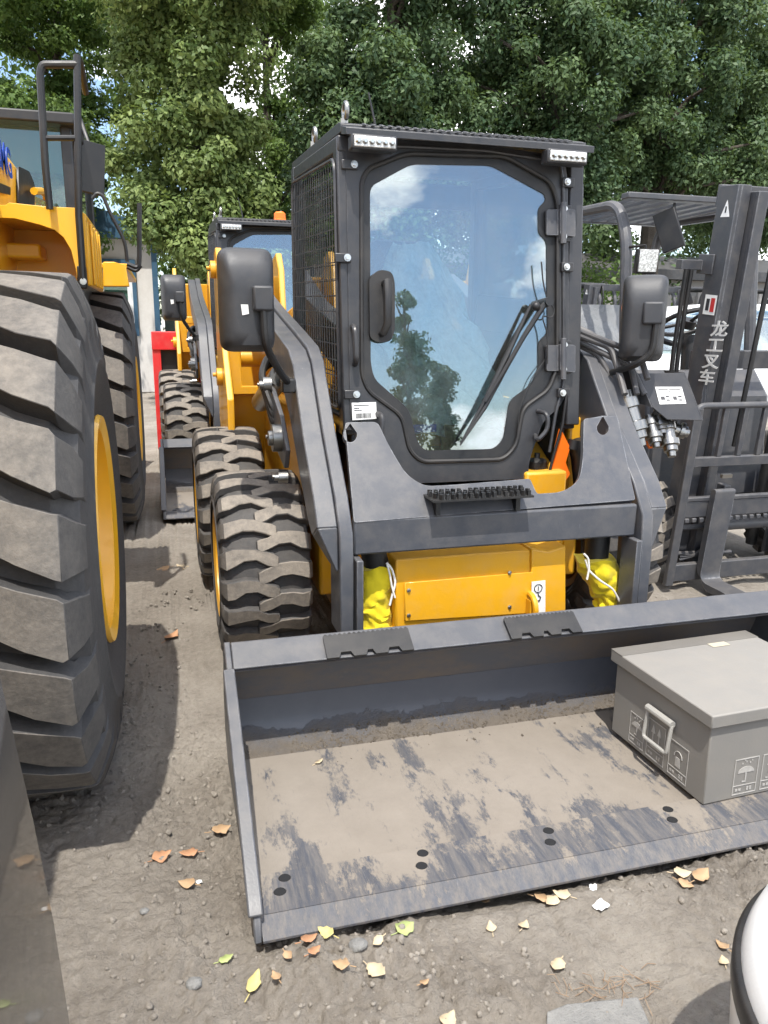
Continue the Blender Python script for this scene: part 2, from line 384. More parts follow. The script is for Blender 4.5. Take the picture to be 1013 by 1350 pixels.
def gheight(x, y):
    near = np.clip(1.6-np.hypot(x+.3, y+1)/5, 0, 1)
    rough = np.clip((vnoise(x, y, 1.5, 1)*.7+vnoise(x, y, 4.5, 8)*.3-.36)*3.2, 0, 1)
    h = (vnoise(x, y, .8, 2)-.5)*.018+(vnoise(x, y, 3.3, 3)-.5)*.014
    cl = cells(x+.02*vnoise(x, y, 9, 31), y+.02*vnoise(x, y, 9, 32), 21, 4)*.016*vnoise(x, y, 7, 33)+cells(x+.01*vnoise(x, y, 30, 34), y, 44, 5)*.010*vnoise(x, y, 12, 35)+(vnoise(x, y, 90, 7)-.5)*.006-.012
    rut = -.016*np.exp(-((x+1.08+.05*np.sin(y*2))/.16)**2)+.012*np.exp(-((x+.86)/.08)**2)
    return (h+rut*.8+cl*(1.3+2.6*rough))*near-.016-.03*np.clip((1.03-np.abs(x))*12, 0, 1)*np.clip((y+1.74)*12, 0, 1)*np.clip((-.82-y)*12, 0, 1)
def axis(lo, hi, step, far):
    a = list(np.arange(lo, hi, step)); g = step
    while a[-1] < far: g *= 1.18; a.append(a[-1]+g)
    g = step
    while a[0] > -far: g *= 1.18; a.insert(0, a[0]-g)
    return np.array(a)
xs = axis(-1.7, 1.2, .006, 400); ys = axis(-2.25, -.5, .006, 400)
GX, GY = np.meshgrid(xs, ys); GZ = gheight(GX, GY)
V = np.stack([GX, GY, GZ], -1).reshape(-1, 3); nx, ny = len(xs), len(ys)
I = np.arange(nx*ny).reshape(ny, nx)
F = np.stack([I[:-1, :-1], I[:-1, 1:], I[1:, 1:], I[1:, :-1]], -1).reshape(-1, 4)
def np_mesh(name, V, F, mat, parent=None, smooth=True, attr=None):
    me = bpy.data.meshes.new(name); k = F.shape[1]
    me.vertices.add(len(V)); me.vertices.foreach_set('co', np.ascontiguousarray(V, dtype=np.float32).ravel())
    me.loops.add(F.size); me.loops.foreach_set('vertex_index', F.astype(np.int32).ravel())
    me.polygons.add(len(F)); me.polygons.foreach_set('loop_start', np.arange(0, F.size, k, dtype=np.int32))
    me.update(calc_edges=True)
    if smooth: me.shade_smooth()
    if attr:
        a = me.attributes.new(attr[0], 'FLOAT', 'POINT'); a.data.foreach_set('value', attr[1].astype(np.float32))
    me.materials.append(mat); ob = bpy.data.objects.new(name, me); col.objects.link(ob)
    if parent: ob.parent = parent
    return ob
g = np_mesh('ground', V, F, GROUND); g['kind'] = 'structure'
g['label'] = 'bare trodden dirt yard strewn with crumbs and leaves'
def gz(x, y): return float(gheight(np.array([x]), np.array([y]))[0])

# loose crumbs of earth and gravel
def ico():
    bm = bmesh.new(); bmesh.ops.create_icosphere(bm, subdivisions=1, radius=1)
    v = np.array([p.co[:] for p in bm.verts]); f = np.array([[q.index for q in p.verts] for p in bm.faces]); bm.free(); return v, f
iv, if_ = ico()
def scatter(name, n, sampler, mat, smin, smax, label, cat, power=3.2):
    P = sampler(n); n = len(P)
    s = smin+(smax-smin)*rng.random(n)**power
    ang = rng.random(n)*6.283; c, sn = np.cos(ang), np.sin(ang)
    J = iv[None]*(1+.75*(rng.random((n, len(iv), 1))-.5))+.35*(rng.random((n, len(iv), 3))-.5)*np.stack([.8+.5*rng.random(n), .8+.5*rng.random(n), .5+.3*rng.random(n)], -1)[:, None]
    J = J*s[:, None, None]
    X = J[..., 0]*c[:, None]-J[..., 1]*sn[:, None]; Y = J[..., 0]*sn[:, None]+J[..., 1]*c[:, None]
    V = np.stack([X, Y, J[..., 2]], -1)+P[:, None]; V[..., 2] += s[:, None]*.12
    F = (if_[None]+(np.arange(n)*len(iv))[:, None, None]).reshape(-1, 3)
    o = np_mesh(name, V.reshape(-1, 3), F, mat, smooth=False); tag(o, label, cat, kind='stuff'); return o
def samp_ground(n):
    x = rng.uniform(-1.75, 1.4, n*3); y = -2.7+3.6*rng.random(n*3)**1.5
    keep = (vnoise(x, y, 1.5, 1)*.7+vnoise(x, y, 4.5, 8)*.3) > .26+.40*rng.random(n*3)
    x, y = x[keep][:n], y[keep][:n]
    return np.stack([x, y, gheight(x, y)], -1)
scatter('gravel', 46000, samp_ground, CLOD, .0009, .0095, 'loose crumbs of dry earth and gravel over the dirt yard', 'gravel', 9)

# ------------------------------------------------------------------ trees
LEAF_A = leaf_mat('leaf_maple', (.095, .15, .04), (.27, .335, .105))
LEAF_B = leaf_mat('leaf_elm', (.038, .082, .036), (.135, .20, .08))
LEAF_C = leaf_mat('leaf_locust', (.075, .145, .035), (.19, .28, .07), .4)
def leaves_mesh(C, R, per, size, flat=1.0, droop=0):
    n = len(C); N = n*per
    d = rng.normal(size=(n, per, 3)); d /= np.linalg.norm(d, axis=-1, keepdims=True)
    rad = rng.random((n, per, 1))**.45
    P = C[:, None]+d*rad*R[:, None, None]*np.array([1, 1, flat])
    if droop: P[..., 2] -= droop*np.abs(rng.normal(size=(n, per)))*R[:, None]
    P = P.reshape(N, 3)
    nrm = rng.normal(size=(N, 3))*.55+d.reshape(N, 3)*.9+np.array([0, -.15, .5]); nrm /= np.linalg.norm(nrm, axis=1, keepdims=True)
    a = rng.normal(size=(N, 3)); a[:, 2] -= .5; a -= nrm*(a*nrm).sum(1, keepdims=True); a /= np.linalg.norm(a, axis=1, keepdims=True)
    b = np.cross(nrm, a); s = size*(.6+.8*rng.random((N, 1)))
    Q = np.stack([P-a*s, P+b*s*.52-a*s*.1+nrm*s*.12, P+a*s, P-b*s*.52-a*s*.1+nrm*s*.12], 1)
    F = np.arange(N*4).reshape(N, 4)
    r = np.clip(rng.random(N)*.7+np.repeat(rng.random(n), per)*.5-.1, 0, 1)
    return Q.reshape(-1, 3), F, np.repeat(r, 4)
def tree(name, label, base, trunk_top, r0, blobs, per, size, mat, lean=(0, 0), flat=.75, droop=0, limbs=22, group=None):
    root = thing(name, label, 'tree', base, group)
    bx, by, bz = base; lx, ly = lean
    tr = MB(); pts = []; rad = []
    for i in range(9):
        t = i/8
        pts.append((bx+lx*t+.10*math.sin(t*5+bx), by+ly*t+.1*math.cos(t*4+by), bz-.1+(trunk_top+.1)*t)); rad.append(r0*(1.25 if i == 0 else 1)*(1-.72*t))
    tr.tube(pts, rad, 10); tr.build('trunk', BARK, root)
    C = []; Rr = []
    for (cx, cy, cz, rx, ry, rz, k) in blobs:
        d = rng.normal(size=(k, 3)); d /= np.linalg.norm(d, axis=1, keepdims=True); q = rng.random((k, 1))**.4
        C.append(np.array([bx+cx, by+cy, cz])+d*q*np.array([rx, ry, rz])); Rr.append(.24+.30*rng.random(k))
    C = np.concatenate(C); Rr = np.concatenate(Rr)
    lm = MB()
    for i in rng.choice(len(C), min(limbs+14, len(C)), replace=False):
        e = C[i]; t = min(.95, max(.25, (e[2]-.9-bz)/trunk_top)); k = t*8; a = int(k); q = k-a
        s = Vector(pts[a]).lerp(Vector(pts[min(a+1, 8)]), q); e = Vector(e); mid = s.lerp(e, .5)+Vector((rng.normal()*.15, rng.normal()*.15, .25))
        lm.tube([s, s.lerp(mid, .6), mid, mid.lerp(e, .6), e], [r0*.30, r0*.25, r0*.18, r0*.11, .006], 6)
    lm.build('limbs', BARK, root)
    V, F, r = leaves_mesh(C, Rr, per, size, flat, droop)
    np_mesh('crown', V-np.array(base), F, mat, root, smooth=False, attr=('rnd', r))
    return root
TG = 'trees at the back of the yard'
tree('maple_tree', 'tall bushy light green maple tree standing behind the two skid steers', (-.55, 10.5, 0), 9.5, .17,
     [(0, 0, 6.6, 1.45, 1.5, 2.6, 150), (0, .1, 3.7, 1.25, 1.3, 1.4, 80), (.35, -.2, 2.6, .9, .8, .6, 24), (.1, 0, 9.5, 1.2, 1.2, 1.4, 40)], 480, .047, LEAF_A, group=TG)
tree('locust_tree', 'feathery bright green tree hanging over the wheel loader cab', (-4.6, 12.5, 0), 9, .2,
     [(.2, 0, 6.9, 1.9, 1.5, 1.0, 60), (1.1, .3, 4.4, 1.5, 1.2, 1.0, 60), (-.6, 0, 5.6, 1.3, 1.2, 1.6, 40), (-1, 0, 3.4, 1.6, 1.2, 1.2, 40), (1.9, .2, 3.2, .7, .7, .6, 18)], 380, .045, LEAF_C, flat=.55, group=TG)
tree('elm_tree', 'dark green elm rising behind the cab roof beside the light green maple', (2.9, 11.0, 0), 9, .2,
     [(0, 0, 5.2, 1.7, 1.4, 1.6, 110), (.1, 0, 8.0, 1.5, 1.5, 1.9, 80), (-.9, .5, 4.2, .8, .8, .7, 24), (.6, 0, 3.4, 1.2, 1, .8, 36)], 460, .045, LEAF_B, droop=.25, group=TG)
tree('elm_tree', 'broad drooping elm with silvery leaves above the forklift roof guard', (6.3, 11.5, 0), 9.5, .24,
     [(0, 0, 6.3, 2.1, 1.6, 2.1, 150), (-.6, -.3, 4.2, 1.5, 1.2, 1.0, 60), (.2, 0, 9.2, 2.0, 1.5, 1.6, 70), (-.7, .2, 3.0, .9, .8, .7, 24)], 460, .048, LEAF_B, droop=.35, group=TG)
tree('elm_tree', 'elm with a thick bare trunk behind the forklift mast', (9.6, 12.5, 0), 10, .27,
     [(0, 0, 7.2, 2.2, 1.7, 2.2, 130), (-.6, -.3, 5.0, 1.5, 1.2, .9, 44), (1.5, 0, 5.2, 1.6, 1.4, 1.2, 50)], 420, .050, LEAF_B, droop=.3, lean=(-.6, 0), group=TG)
tree('elm_tree', 'elm leaning outward at the far end of the forklift row', (13.2, 13.0, 0), 10, .25,
     [(0, 0, 6.6, 2.3, 1.8, 2.6, 130), (-1.2, 0, 4.4, 1.4, 1.2, 1.0, 40)], 380, .052, LEAF_B, droop=.3, lean=(.7, 0), group=TG)
def bank(name, x0, x1, y, zlo, zhi, k, per, size, mat, label):
    C = np.stack([rng.uniform(x0, x1, k), y+rng.normal(size=k)*.7, rng.uniform(zlo, zhi, k)], -1)
    V, F, r = leaves_mesh(C, .6+.6*rng.random(k), per, size, .8)
    o = np_mesh(name, V, F, mat, smooth=False, attr=('rnd', r)); tag(o, label, 'trees', kind='stuff')
bank('far_wood', 2.5, 24, 18.5, .8, 9.5, 300, 170, .095, LEAF_B, 'dark mass of far trees closing the yard behind the elms')
bank('far_wood', -9, 3.5, 19, .6, 9.5, 210, 200, .085, LEAF_C, 'green mass of far shrubs behind the small white hut')
tree('locust_tree', 'feathery tree between the hut and the bushy maple', (-2.9, 14.5, 0), 9, .16,
     [(0, 0, 7.4, 1.3, 1.2, 1.6, 60), (.2, 0, 5.0, 1.2, 1.1, 1.0, 50), (-.9, 0, 4.2, 1.0, 1, .8, 30), (.8, 0, 9.2, 1.5, 1.2, 1.0, 36)], 360, .048, LEAF_C, flat=.6, group=TG)
tree('locust_tree', 'feathery tree showing between the maple and the dark elm', (1.3, 14.5, 0), 9, .15,
     [(0, 0, 5.0, .9, 1.0, 1.0, 36), (.1, 0, 7.6, .8, 1.0, .8, 22), (0, 0, 3.2, 1.2, 1.0, 1.0, 36), (.2, 0, 9.8, 1.2, 1, .8, 26)], 330, .048, LEAF_C, flat=.6, group=TG)
bank('hedge', 3.2, 8.5, 13.5, .4, 3.0, 60, 260, .055, LEAF_C, 'bright green undergrowth below the elms behind the forklift row')
# trees across the yard, behind the photographer, seen mirrored in the cab door
for (tx, ty, hh, lab) in ((6.9, -23, 8.0, 'slim dark tree across the yard mirrored in the cab door'), (8.7, -25, 5.6, 'low bushy tree across the yard mirrored in the cab door')):
    tree('poplar_tree', lab, (tx, ty, 0), hh*.9, .13, [(0, 0, hh*.55, .55, .55, hh*.40, 42)], 130, .085, LEAF_B, limbs=10)

# ------------------------------------------------------------------ hut and back fence
def hut():
    r = thing('hut', 'small white plastered hut with blue window trim and blue roof edge', 'hut', (-3.2, 15.5, 0))
    MB().box((-5.2, 14, 0), (-1.22, 17, 3.05)).build('wall', PLAST, r)
    MB().prism([(-5.5, 3.05), (-1.0, 3.05), (-1.05, 3.22), (-3.2, 3.9), (-5.45, 3.22)], 'y', 13.75, 17.2).build('roof', BLUET, r)
    MB().box((-1.30, 13.94, 0), (-1.19, 13.995, 3.04)).build('corner_trim', BLUET, r)
    w_ = MB().prism([(-3.0, 1.15), (-1.62, 1.15), (-1.62, 2.66), (-3.0, 2.66)], 'y', 13.93, 13.997, [[(-2.92, 1.24), (-1.70, 1.24), (-1.70, 2.57), (-2.92, 2.57)]]).build('window', BLUET, r)
    MB().prism([(-2.92, 1.24), (-1.70, 1.24), (-1.70, 2.57), (-2.92, 2.57)], 'y', 13.96, 13.995, [[(-2.82, 1.34), (-2.33, 1.34), (-2.33, 2.2), (-2.82, 2.2)], [(-2.25, 1.34), (-1.8, 1.34), (-1.8, 2.2), (-2.25, 2.2)]]).build('frame', WHITE, w_)
    for a, b in ((-2.82, -2.33), (-2.25, -1.8)): MB().box((a, 13.985, 1.34), (b, 13.992, 2.2)).build('pane', SGLASS, w_)
    # fence of dull sheets running on from the hut
    fr = thing('sheet_fence', 'grey green sheet metal fence running on from the white hut', 'fence', (0, 15, 0))
    SH = paint('fence_green', (.10, .14, .12), .6, dust=.3)
    for i in range(9):
        x = -1.1+i*.62; MB().box((x, 14.9+.02*(i % 2), .05), (x+.6, 14.93+.02*(i % 2), 2.1)).build('sheet', SH, fr)
    for i in range(5): MB().box((-1.1+i*1.24, 14.97, 0), (-1.04+i*1.24, 15.03, 2.2)).build('post', SH, fr)
    b = thing('timber_stack', 'low brown timber stack lying before the sheet fence', 'timber', (-.9, 13.4, 0))
    WOOD = paint('old_timber', (.13, .075, .045), .8, dust=.3)
    for i in range(5): MB().box((-1.2, 13.2+.02*(i % 2), .02+i*.17), (.6, 13.5, .17+i*.17)).build('plank', WOOD, b, bev=.01)
hut()
def far_wall():
    r = thing('yard_wall', 'pale concrete yard wall far behind the forklift row', 'wall', (9, 16, 0))
    CON = paint('concrete', (.34, .33, .32), .8, dust=.3)
    for i in range(9): MB().box((3.2+i*2.02, 16, 0), (5.2+i*2.02, 16.15, 2.3)).build('panel', CON, r, bev=.02)
    for i in range(10): MB().box((3.12+i*2.02, 15.9, 0), (3.28+i*2.02, 15.997, 2.45)).build('post', CON, r, bev=.015)
    s = thing('shed', 'long dark roofed shed beyond the yard wall behind the forklifts', 'shed', (12, 17.5, 0))
    MB().box((6.0, 16.6, 0), (18, 19, 2.75)).build('wall', CON, s)
    MB().prism([(16.3, 2.75), (19.3, 2.75), (19.3, 3.0), (17.8, 3.5), (16.3, 3.0)], 'x', 5.7, 18.3).build('roof', FORKG, s)
far_wall()
# ------------------------------------------------------------------ tyres
def add_lug(v, f, tp, secs, Rb, Rt, a0, side):
    """secs: (lateral t, circumferential offset s, half width h, extra drop of the top); mapped onto the tread cylinder"""
    o = len(v)
    for (t, s, h, drop) in secs:
        rt, rb = Rt-drop, Rb-drop
        for (ds, r, q) in ((-h-.006, rb, 0), (-h, rt, 1), (h, rt, 1), (h+.006, rb, 0)):
            a = a0+(s+ds)/Rt; v.append((side*t, r*math.cos(a), r*math.sin(a))); tp.append(q)
    m = len(secs)
    for i in range(m-1):
        for k in range(3): f.append((o+i*4+k, o+i*4+k+1, o+i*4+5+k, o+i*4+4+k))
    f.append((o, o+1, o+2, o+3)); e = o+(m-1)*4; f.append((e+3, e+2, e+1, e))
def tyre(name, parent, R, W, rim, N, secs, depth, mat, c, prof=None, nl=72, jag=0):
    mb = MB(); h = W/2; Rb = R-depth
    prof = [(rim, -h*.72), (rim+.03*R/.4, -h*.86), (rim+(Rb-rim)*.45, -h*1.0), (Rb-.11*R/.4, -h*.995), (Rb-.105*R/.4, -h*1.012), (Rb-.098*R/.4, -h*1.012), (Rb-.093*R/.4, -h*.99), (Rb-.03*R/.4, -h*.93), (Rb-.006, -h*.72), (Rb, 0)]
    prof = prof+[(r, -x) for r, x in reversed(prof[:-1])]
    mb.lathe(prof, (0,0,0), 'x', nl)
    tp = []; v = list(mb.v); f = list(mb.f); nf = len(f)
    rd = random.Random(3)
    for side in (-1, 1):
        for i in range(N):
            a0 = -2*math.pi*(i+(.5 if side > 0 else 0))/N
            sc = [(t, s+rd.uniform(-jag, jag), hh*(1+rd.uniform(-.12, .12) if jag else hh/hh), d+(rd.uniform(0, jag*.5))) for t, s, hh, d in secs]
            add_lug(v, f, tp, sc, Rb-.004, R, a0, side)
    me = bpy.data.meshes.new(name); me.from_pydata([(p[0], p[1], p[2]) for p in v], [], f)
    ns = (len(secs)-1)*3+2; tv = [.12]*nf
    for k in range(len(f)-nf):      # only the running faces of the lugs carry dust
        q = k % ns; tv.append((1 if q//3 < len(secs)-3 else .35) if q < ns-2 and q % 3 == 1 else .12)
    a = me.attributes.new('top', 'FLOAT', 'FACE'); a.data.foreach_set('value', np.array(tv, np.float32))
    bm = bmesh.new(); bm.from_mesh(me); bmesh.ops.recalc_face_normals(bm, faces=bm.faces); bm.to_mesh(me); bm.free()
    me.shade_smooth(); me.set_sharp_from_angle(angle=R_(30)); me.materials.append(mat)
    ob = bpy.data.objects.new(name, me); col.objects.link(ob); ob.parent = parent
    bv = ob.modifiers.new('bevel', 'BEVEL'); bv.width = .003 if R < .6 else .0035; bv.segments = 1; bv.limit_method = 'ANGLE'; bv.angle_limit = R_(40)
    return ob
SKID_LUG = [(-.040, .016, .018, .001), (-.022, .016, .027, 0), (.004, .008, .026, 0), (.045, -.010, .024, 0), (.09, -.012, .028, .001), (.13, -.002, .033, .003), (.158, .002, .035, .009), (.172, .002, .033, .026), (.180, .002, .026, .064)]
def wheel_at(parent, c, flip, R, W, rim, N, secs, depth, tmat, rmat, jag):
    w_ = MB(); s = -1 if flip else 1
    w_.lathe([(.005, -.04), (rim*.42, -.04), (rim*.45, -.02), (rim*.80, -.005), (rim*.82, .02), (rim*.82, .05), (.005, .05)], (0,0,0), 'x', 28)
    for k in range(8):
        a = k*math.pi/4; w_.cyl((-.075, rim*.33*math.cos(a), rim*.33*math.sin(a)), (-.03, rim*.33*math.cos(a), rim*.33*math.sin(a)), .013, 6)
    ob = w_.build('wheel', rmat, None); ob.parent = parent; ob.location = Vector(c)-wloc(parent)
    if flip: ob.rotation_euler = (0, 0, math.pi)
    h = W/2
    fl_ = 1.16
    r = MB().lathe([(a_, b_*(fl_ if b_ < 0 else 1)) for a_, b_ in [(rim*.80, .02), (rim*.86, -h*.45), (rim*.93, -h*.62), (rim*.94, -h*.80), (rim*1.06, -h*.84), (rim*1.075, -h*.80), (rim*1.0, -h*.70), (rim*.95, -h*.3), (rim*.95, h*.7), (rim*1.07, h*.82), (rim*.9, h*.75), (rim*.80, .02)]], (0,0,0), 'x', 56).build('rim', rmat, None)
    r.parent = ob
    t = tyre('tyre', ob, R, W, rim, N, secs, depth, tmat, c, jag=jag)
    return ob

# ------------------------------------------------------------------ text
def text(s, size, mat, name, parent, origin, xdir, ydir, ext=.0012, bold=0, align='CENTER', wide=1):
    cu = bpy.data.curves.new('txt', 'FONT'); cu.body = s; cu.size = size; cu.extrude = ext; cu.offset = bold; cu.align_x = align; cu.align_y = 'CENTER'; cu.resolution_u = 3
    o = bpy.data.objects.new('txt', cu); col.objects.link(o); bpy.context.view_layer.update()
    me = bpy.data.meshes.new_from_object(o.evaluated_get(bpy.context.evaluated_depsgraph_get()))
    bpy.data.objects.remove(o); bpy.data.curves.remove(cu)
    x, y = Vector(xdir).normalized(), Vector(ydir).normalized(); z = x.cross(y)
    Mx = Matrix((x, y, z)).transposed().to_4x4(); Mx.translation = Vector(origin)-wloc(parent)
    me.transform(Matrix.Diagonal((wide, 1, 1, 1))); me.transform(Mx); me.materials.clear(); me.materials.append(mat); me.name = name
    ob = bpy.data.objects.new(name, me); col.objects.link(ob); ob.parent = parent; return ob
def bolt(mb, p, d, r=.011, h=.012):
    p = Vector(p); d = Vector(d).normalized(); mb.cyl(p, p+d*.003, r*1.5, 10); mb.cyl(p+d*.003, p+d*h, r, 6); return mb

# ------------------------------------------------------------------ skid steer
SK = thing('skid_steer_loader', 'yellow skid steer with dark grey lift arms and a wide low bucket holding a box', 'skid steer', (0,0,0), 'skid steers parked in line')
w0 = wheel_at(SK, (-.79, 0, .385), False, .39, .36, .215, 20, SKID_LUG, .026, TREAD, YEL, .004)
def wcopy(src, c, flip):
    o = copy_tree(src, src.parent); o.location = Vector(c)-wloc(src.parent); o.rotation_euler = (random.uniform(0, 6), 0, math.pi if flip else 0); return o
wcopy(w0, (.79, 0, .385), True)
for s_ in (-1, 1): o = wcopy(w0, (s_*.83, 1.09, .410), s_ > 0); o.scale = (1, 1.065, 1.065)

# chassis: belly tub, front plate, side walls and rear engine housing
ch = MB()
ch.box((-.50, -.30, .20), (.50, 1.75, .58)); ch.box((-.50, .72, .58), (.50, 1.75, 1.02))
ch.box((-.575, -.28, .30), (-.503, 1.6, 1.0)); ch.box((.503, -.28, .30), (.575, 1.6, 1.0))
ch.prism([(1.0, 1.0), (1.72, 1.0), (1.78, 1.18), (1.70, 1.42), (.98, 1.50)], 'x', -.43, .43)
CHO = ch.build('chassis', YEL, SK, bev=.012)
def frontp(l, y): return [at(a, b, 'y', y) for a, b in l]
MB().plate(frontp([(522, 738), (700, 725), (700, 850), (522, 850)], -.69), (0, .25, 0)).build('front_plate', YEL, SK, bev=.006)
MB().plate(frontp([(701, 723), (724, 727), (746, 719), (746, 850), (701, 850)], -.70), (0, .25, 0)).build('front_block', YEL, SK, bev=.006)
pn = pixpoly([(533, 768), (722, 752), (722, 806), (533, 818)], (0, -.693, 0), (0, 1, 0))
PNL = MB().plate(pn, (0, -.006, 0)).build('inspection_panel', YEL, SK, bev=.003)
for (x, y) in ((539, 778), (539, 811), (672, 755), (672, 800)): bolt(MB(), atp(x, y, (0, -.699, 0), (0, 1, 0)), (0, -1, 0), .005, .007).build('panel_bolt', CHROME, PNL)
hk = MB()
c0 = atp(702, 802, (0, -.73, 0), (0, 1, 0))
hk.tube([c0+Vector((0, -.05*math.cos(a)+.02, .05*math.sin(a))) for a in np.linspace(0, 6.283, 17)[:-1]], .011, 8, True)
hk.box((c0.x-.012, -.735, c0.z-.03), (c0.x+.012, -.70, c0.z+.03)); hk.build('tow_ring', YEL, SK)
st = pixpoly([(701, 767), (719, 765), (719, 809), (701, 811)], (0, -.703, 0), (0, 1, 0))
S1 = MB().plate(st, (0, -.0015, 0)).build('hook_sticker', LABEL, SK)
ik = MB(); c1 = (st[0]+st[1])/2+Vector((0, -.003, -.028))
ik.tube([c1+Vector((.016*math.cos(a), 0, .016*math.sin(a))) for a in np.linspace(0, 6.28, 17)[:-1]], .0018, 5, True)
ik.box((c1.x-.0015, c1.y-.001, c1.z-.010), (c1.x+.0015, c1.y, c1.z+.008))
ik.tube([c1+Vector(q) for q in ((0, 0, -.016), (.002, 0, -.028), (.012, 0, -.036), (.008, 0, -.05), (-.008, 0, -.048), (-.011, 0, -.04))], .0024, 5)
ik.build('hook_sign', INK, S1)
# yellow ledge beside the door, fuel cap, orange safety lock
MB().prism([(-.42, .80), (-.30, .80), (-.05, .93), (.2, .93), (.2, .60), (-.42, .60)], 'x', .245, .43).build('side_ledge', YEL, SK, bev=.012)
fc = atp(707, 628, (0, -.33, 0), (0, 1, 0))
f_ = MB(); f_.lathe([(.0, 0), (.05, 0), (.05, .03), (.042, .035), (.042, .065), (.03, .075), (.012, .078), (.012, .098), (0, .1)], (fc.x, fc.y, fc.z), 'z', 20); f_.build('fuel_cap', BLACK, SK)
og = pixpoly([(722, 640), (740, 566), (752, 590), (746, 610), (752, 625), (735, 650)], (0, -.37, 0), (0, 1, 0))
MB().plate(og, (0, .02, 0)).build('safety_lock', ORANGE, SK)
MB().tube([atp(x, y, (0, -.385, 0), (0, 1, 0)) for x, y in ((747, 520), (742, 560), (730, 600), (724, 625))], .006, 8).build('lock_cable', BLACK, SK)
yb_ = MB(); yb_.sph(atp(743, 612, (0, -.12, 0), (0, 1, 0)), .07, 12, 8, (1, 1.2, 1.3)); yb_.build('yellow_cover', YCLOTH, SK)
cy_ = MB(); cy_.tube([atp(x, y, (0, -.35, 0), (0, 1, 0)) for x, y in ((758, 582), (765, 600), (770, 650))], [.035, .04, .04], 14)
cy_.cyl(atp(758, 580, (0, -.36, 0), (0, 1, 0)), atp(755, 592, (0, -.36, 0), (0, 1, 0)), .026, 14); cy_.build('tilt_cylinder', BLACK, SK)

# rear towers that carry the arms
for s in (-1, 1):
    t = MB(); x0, x1 = (s*.82, s*.785); x2, x3 = (s*.475, s*.44)
    prof = [(1.02, .56), (1.30, .56), (1.72, .80), (1.74, 1.60), (1.66, 1.78), (1.52, 1.80), (1.42, 1.70), (1.34, 1.30), (1.02, .98)]
    prof_in = [(1.10, .98), (1.72, .98), (1.74, 1.60), (1.66, 1.76), (1.52, 1.78), (1.42, 1.68), (1.34, 1.30)]
    t.prism(prof, 'x', min(x0, x1), max(x0, x1)); t.prism(prof_in, 'x', min(x2, x3), max(x2, x3))
    lo, hi = min(s*.785, s*.475)+.002, max(s*.785, s*.475)-.002
    t.box((lo, 1.68, .80), (hi, 1.71, 1.66)); t.prism([(1.34, .98), (1.37, .98), (1.62, .42), (1.59, .42)], 'x', lo, hi)
    t.prism([(lo, .98), (hi, .98), (hi, 1.33), (lo, 1.33)], 'y', 1.31, 1.338, [[(lo+.07, 1.03), (hi-.07, 1.03), (hi-.07, 1.26), (lo+.07, 1.26)]])
    t.cyl((lo, 1.46, 1.18), (hi, 1.46, 1.18), .05, 16)
    t.build('arm_tower', YEL, SK, bev=.008)
    for (y, z) in ((1.56, 1.68), (1.36, 1.08)):
        bs = MB(); bs.cyl((s*.82, y, z), (s*.85, y, z), .05, 18); bolt(bs, (s*.85, y+.03, z+.01), (s, 0, 0), .012, .02)
        bs.build('pivot_boss', YEL, SK, bev=.004)

# lift arms with an inner flange standing proud of the box section
TOP = [(1.62, 1.70), (1.0, 1.50), (.62, 1.425), (.06, 1.325), (-.20, 1.275), (-.30, 1.225), (-.36, 1.15), (-.50, .985), (-.69, .80), (-.765, .69), (-.775, .55), (-.775, .32)]
BOT = [(-.66, .32), (-.655, .56), (-.575, .70), (-.40, .845), (-.20, 1.02), (.04, 1.155), (.60, 1.275), (1.0, 1.34), (1.62, 1.56)]
for s in (-1, 1):
    a = MB(); lo, hi = sorted((s*.672, s*.602)); a.prism(TOP[:9]+[(-.755, .71)]+[(-.66, .66)]+BOT[2:], 'x', lo, hi)
    a.loft([[(s*.602, -.7549, .7099), (s*.671, -.7549, .7099), (s*.671, -.661, .6601), (s*.602, -.661, .6601)], [(s*.602, -.772, .56), (s*.612, -.772, .56), (s*.612, -.66, .56), (s*.602, -.66, .56)]])
    T2 = [(y-.003, z+.014) if z > .8 else (y-.012, z) for y, z in TOP]; B2 = [(y+.01, z-.02) if z > .6 else (y+.03, z) for y, z in BOT]
    lo, hi = sorted((s*.6005, s*.553)); a.prism(T2+B2, 'x', lo, hi)
    arm = a.build('lift_arm', SLATE, SK, bev=.006)
    p = MB()
    lo, hi = sorted((s*.6815, s*.70))
    p.prism([(.30, .98), (.34, 1.12), (.1, 1.10), (-.12, 1.02), (-.28, .90), (-.22, .82), (.0, .86)], 'x', lo, hi); p.build('arm_gusset', SLATE, arm, bev=.004)
    for (y, z, r) in ((-.14, .93, .055), (.12, 1.12, .035), (-.3, .80, .022)):
        k = MB(); k.cyl((s*.70, y, z), (s*.735, y, z), r, 20); k.cyl((s*.735, y, z), (s*.75, y, z), r*.55, 12); bolt(k, (s*.735, y+r*.7, z), (s, 0, 0), .008, .02)
        k.build('pivot_pin', STEEL, arm)
    # bottom end plate of the arm, beside the tilt cylinder
    MB().prism([(-.80, .30), (-.70, .30), (-.70, .60), (-.80, .60)], 'x', *sorted((s*.546, s*.523))).build('arm_end_plate', SLATE, arm, bev=.004)

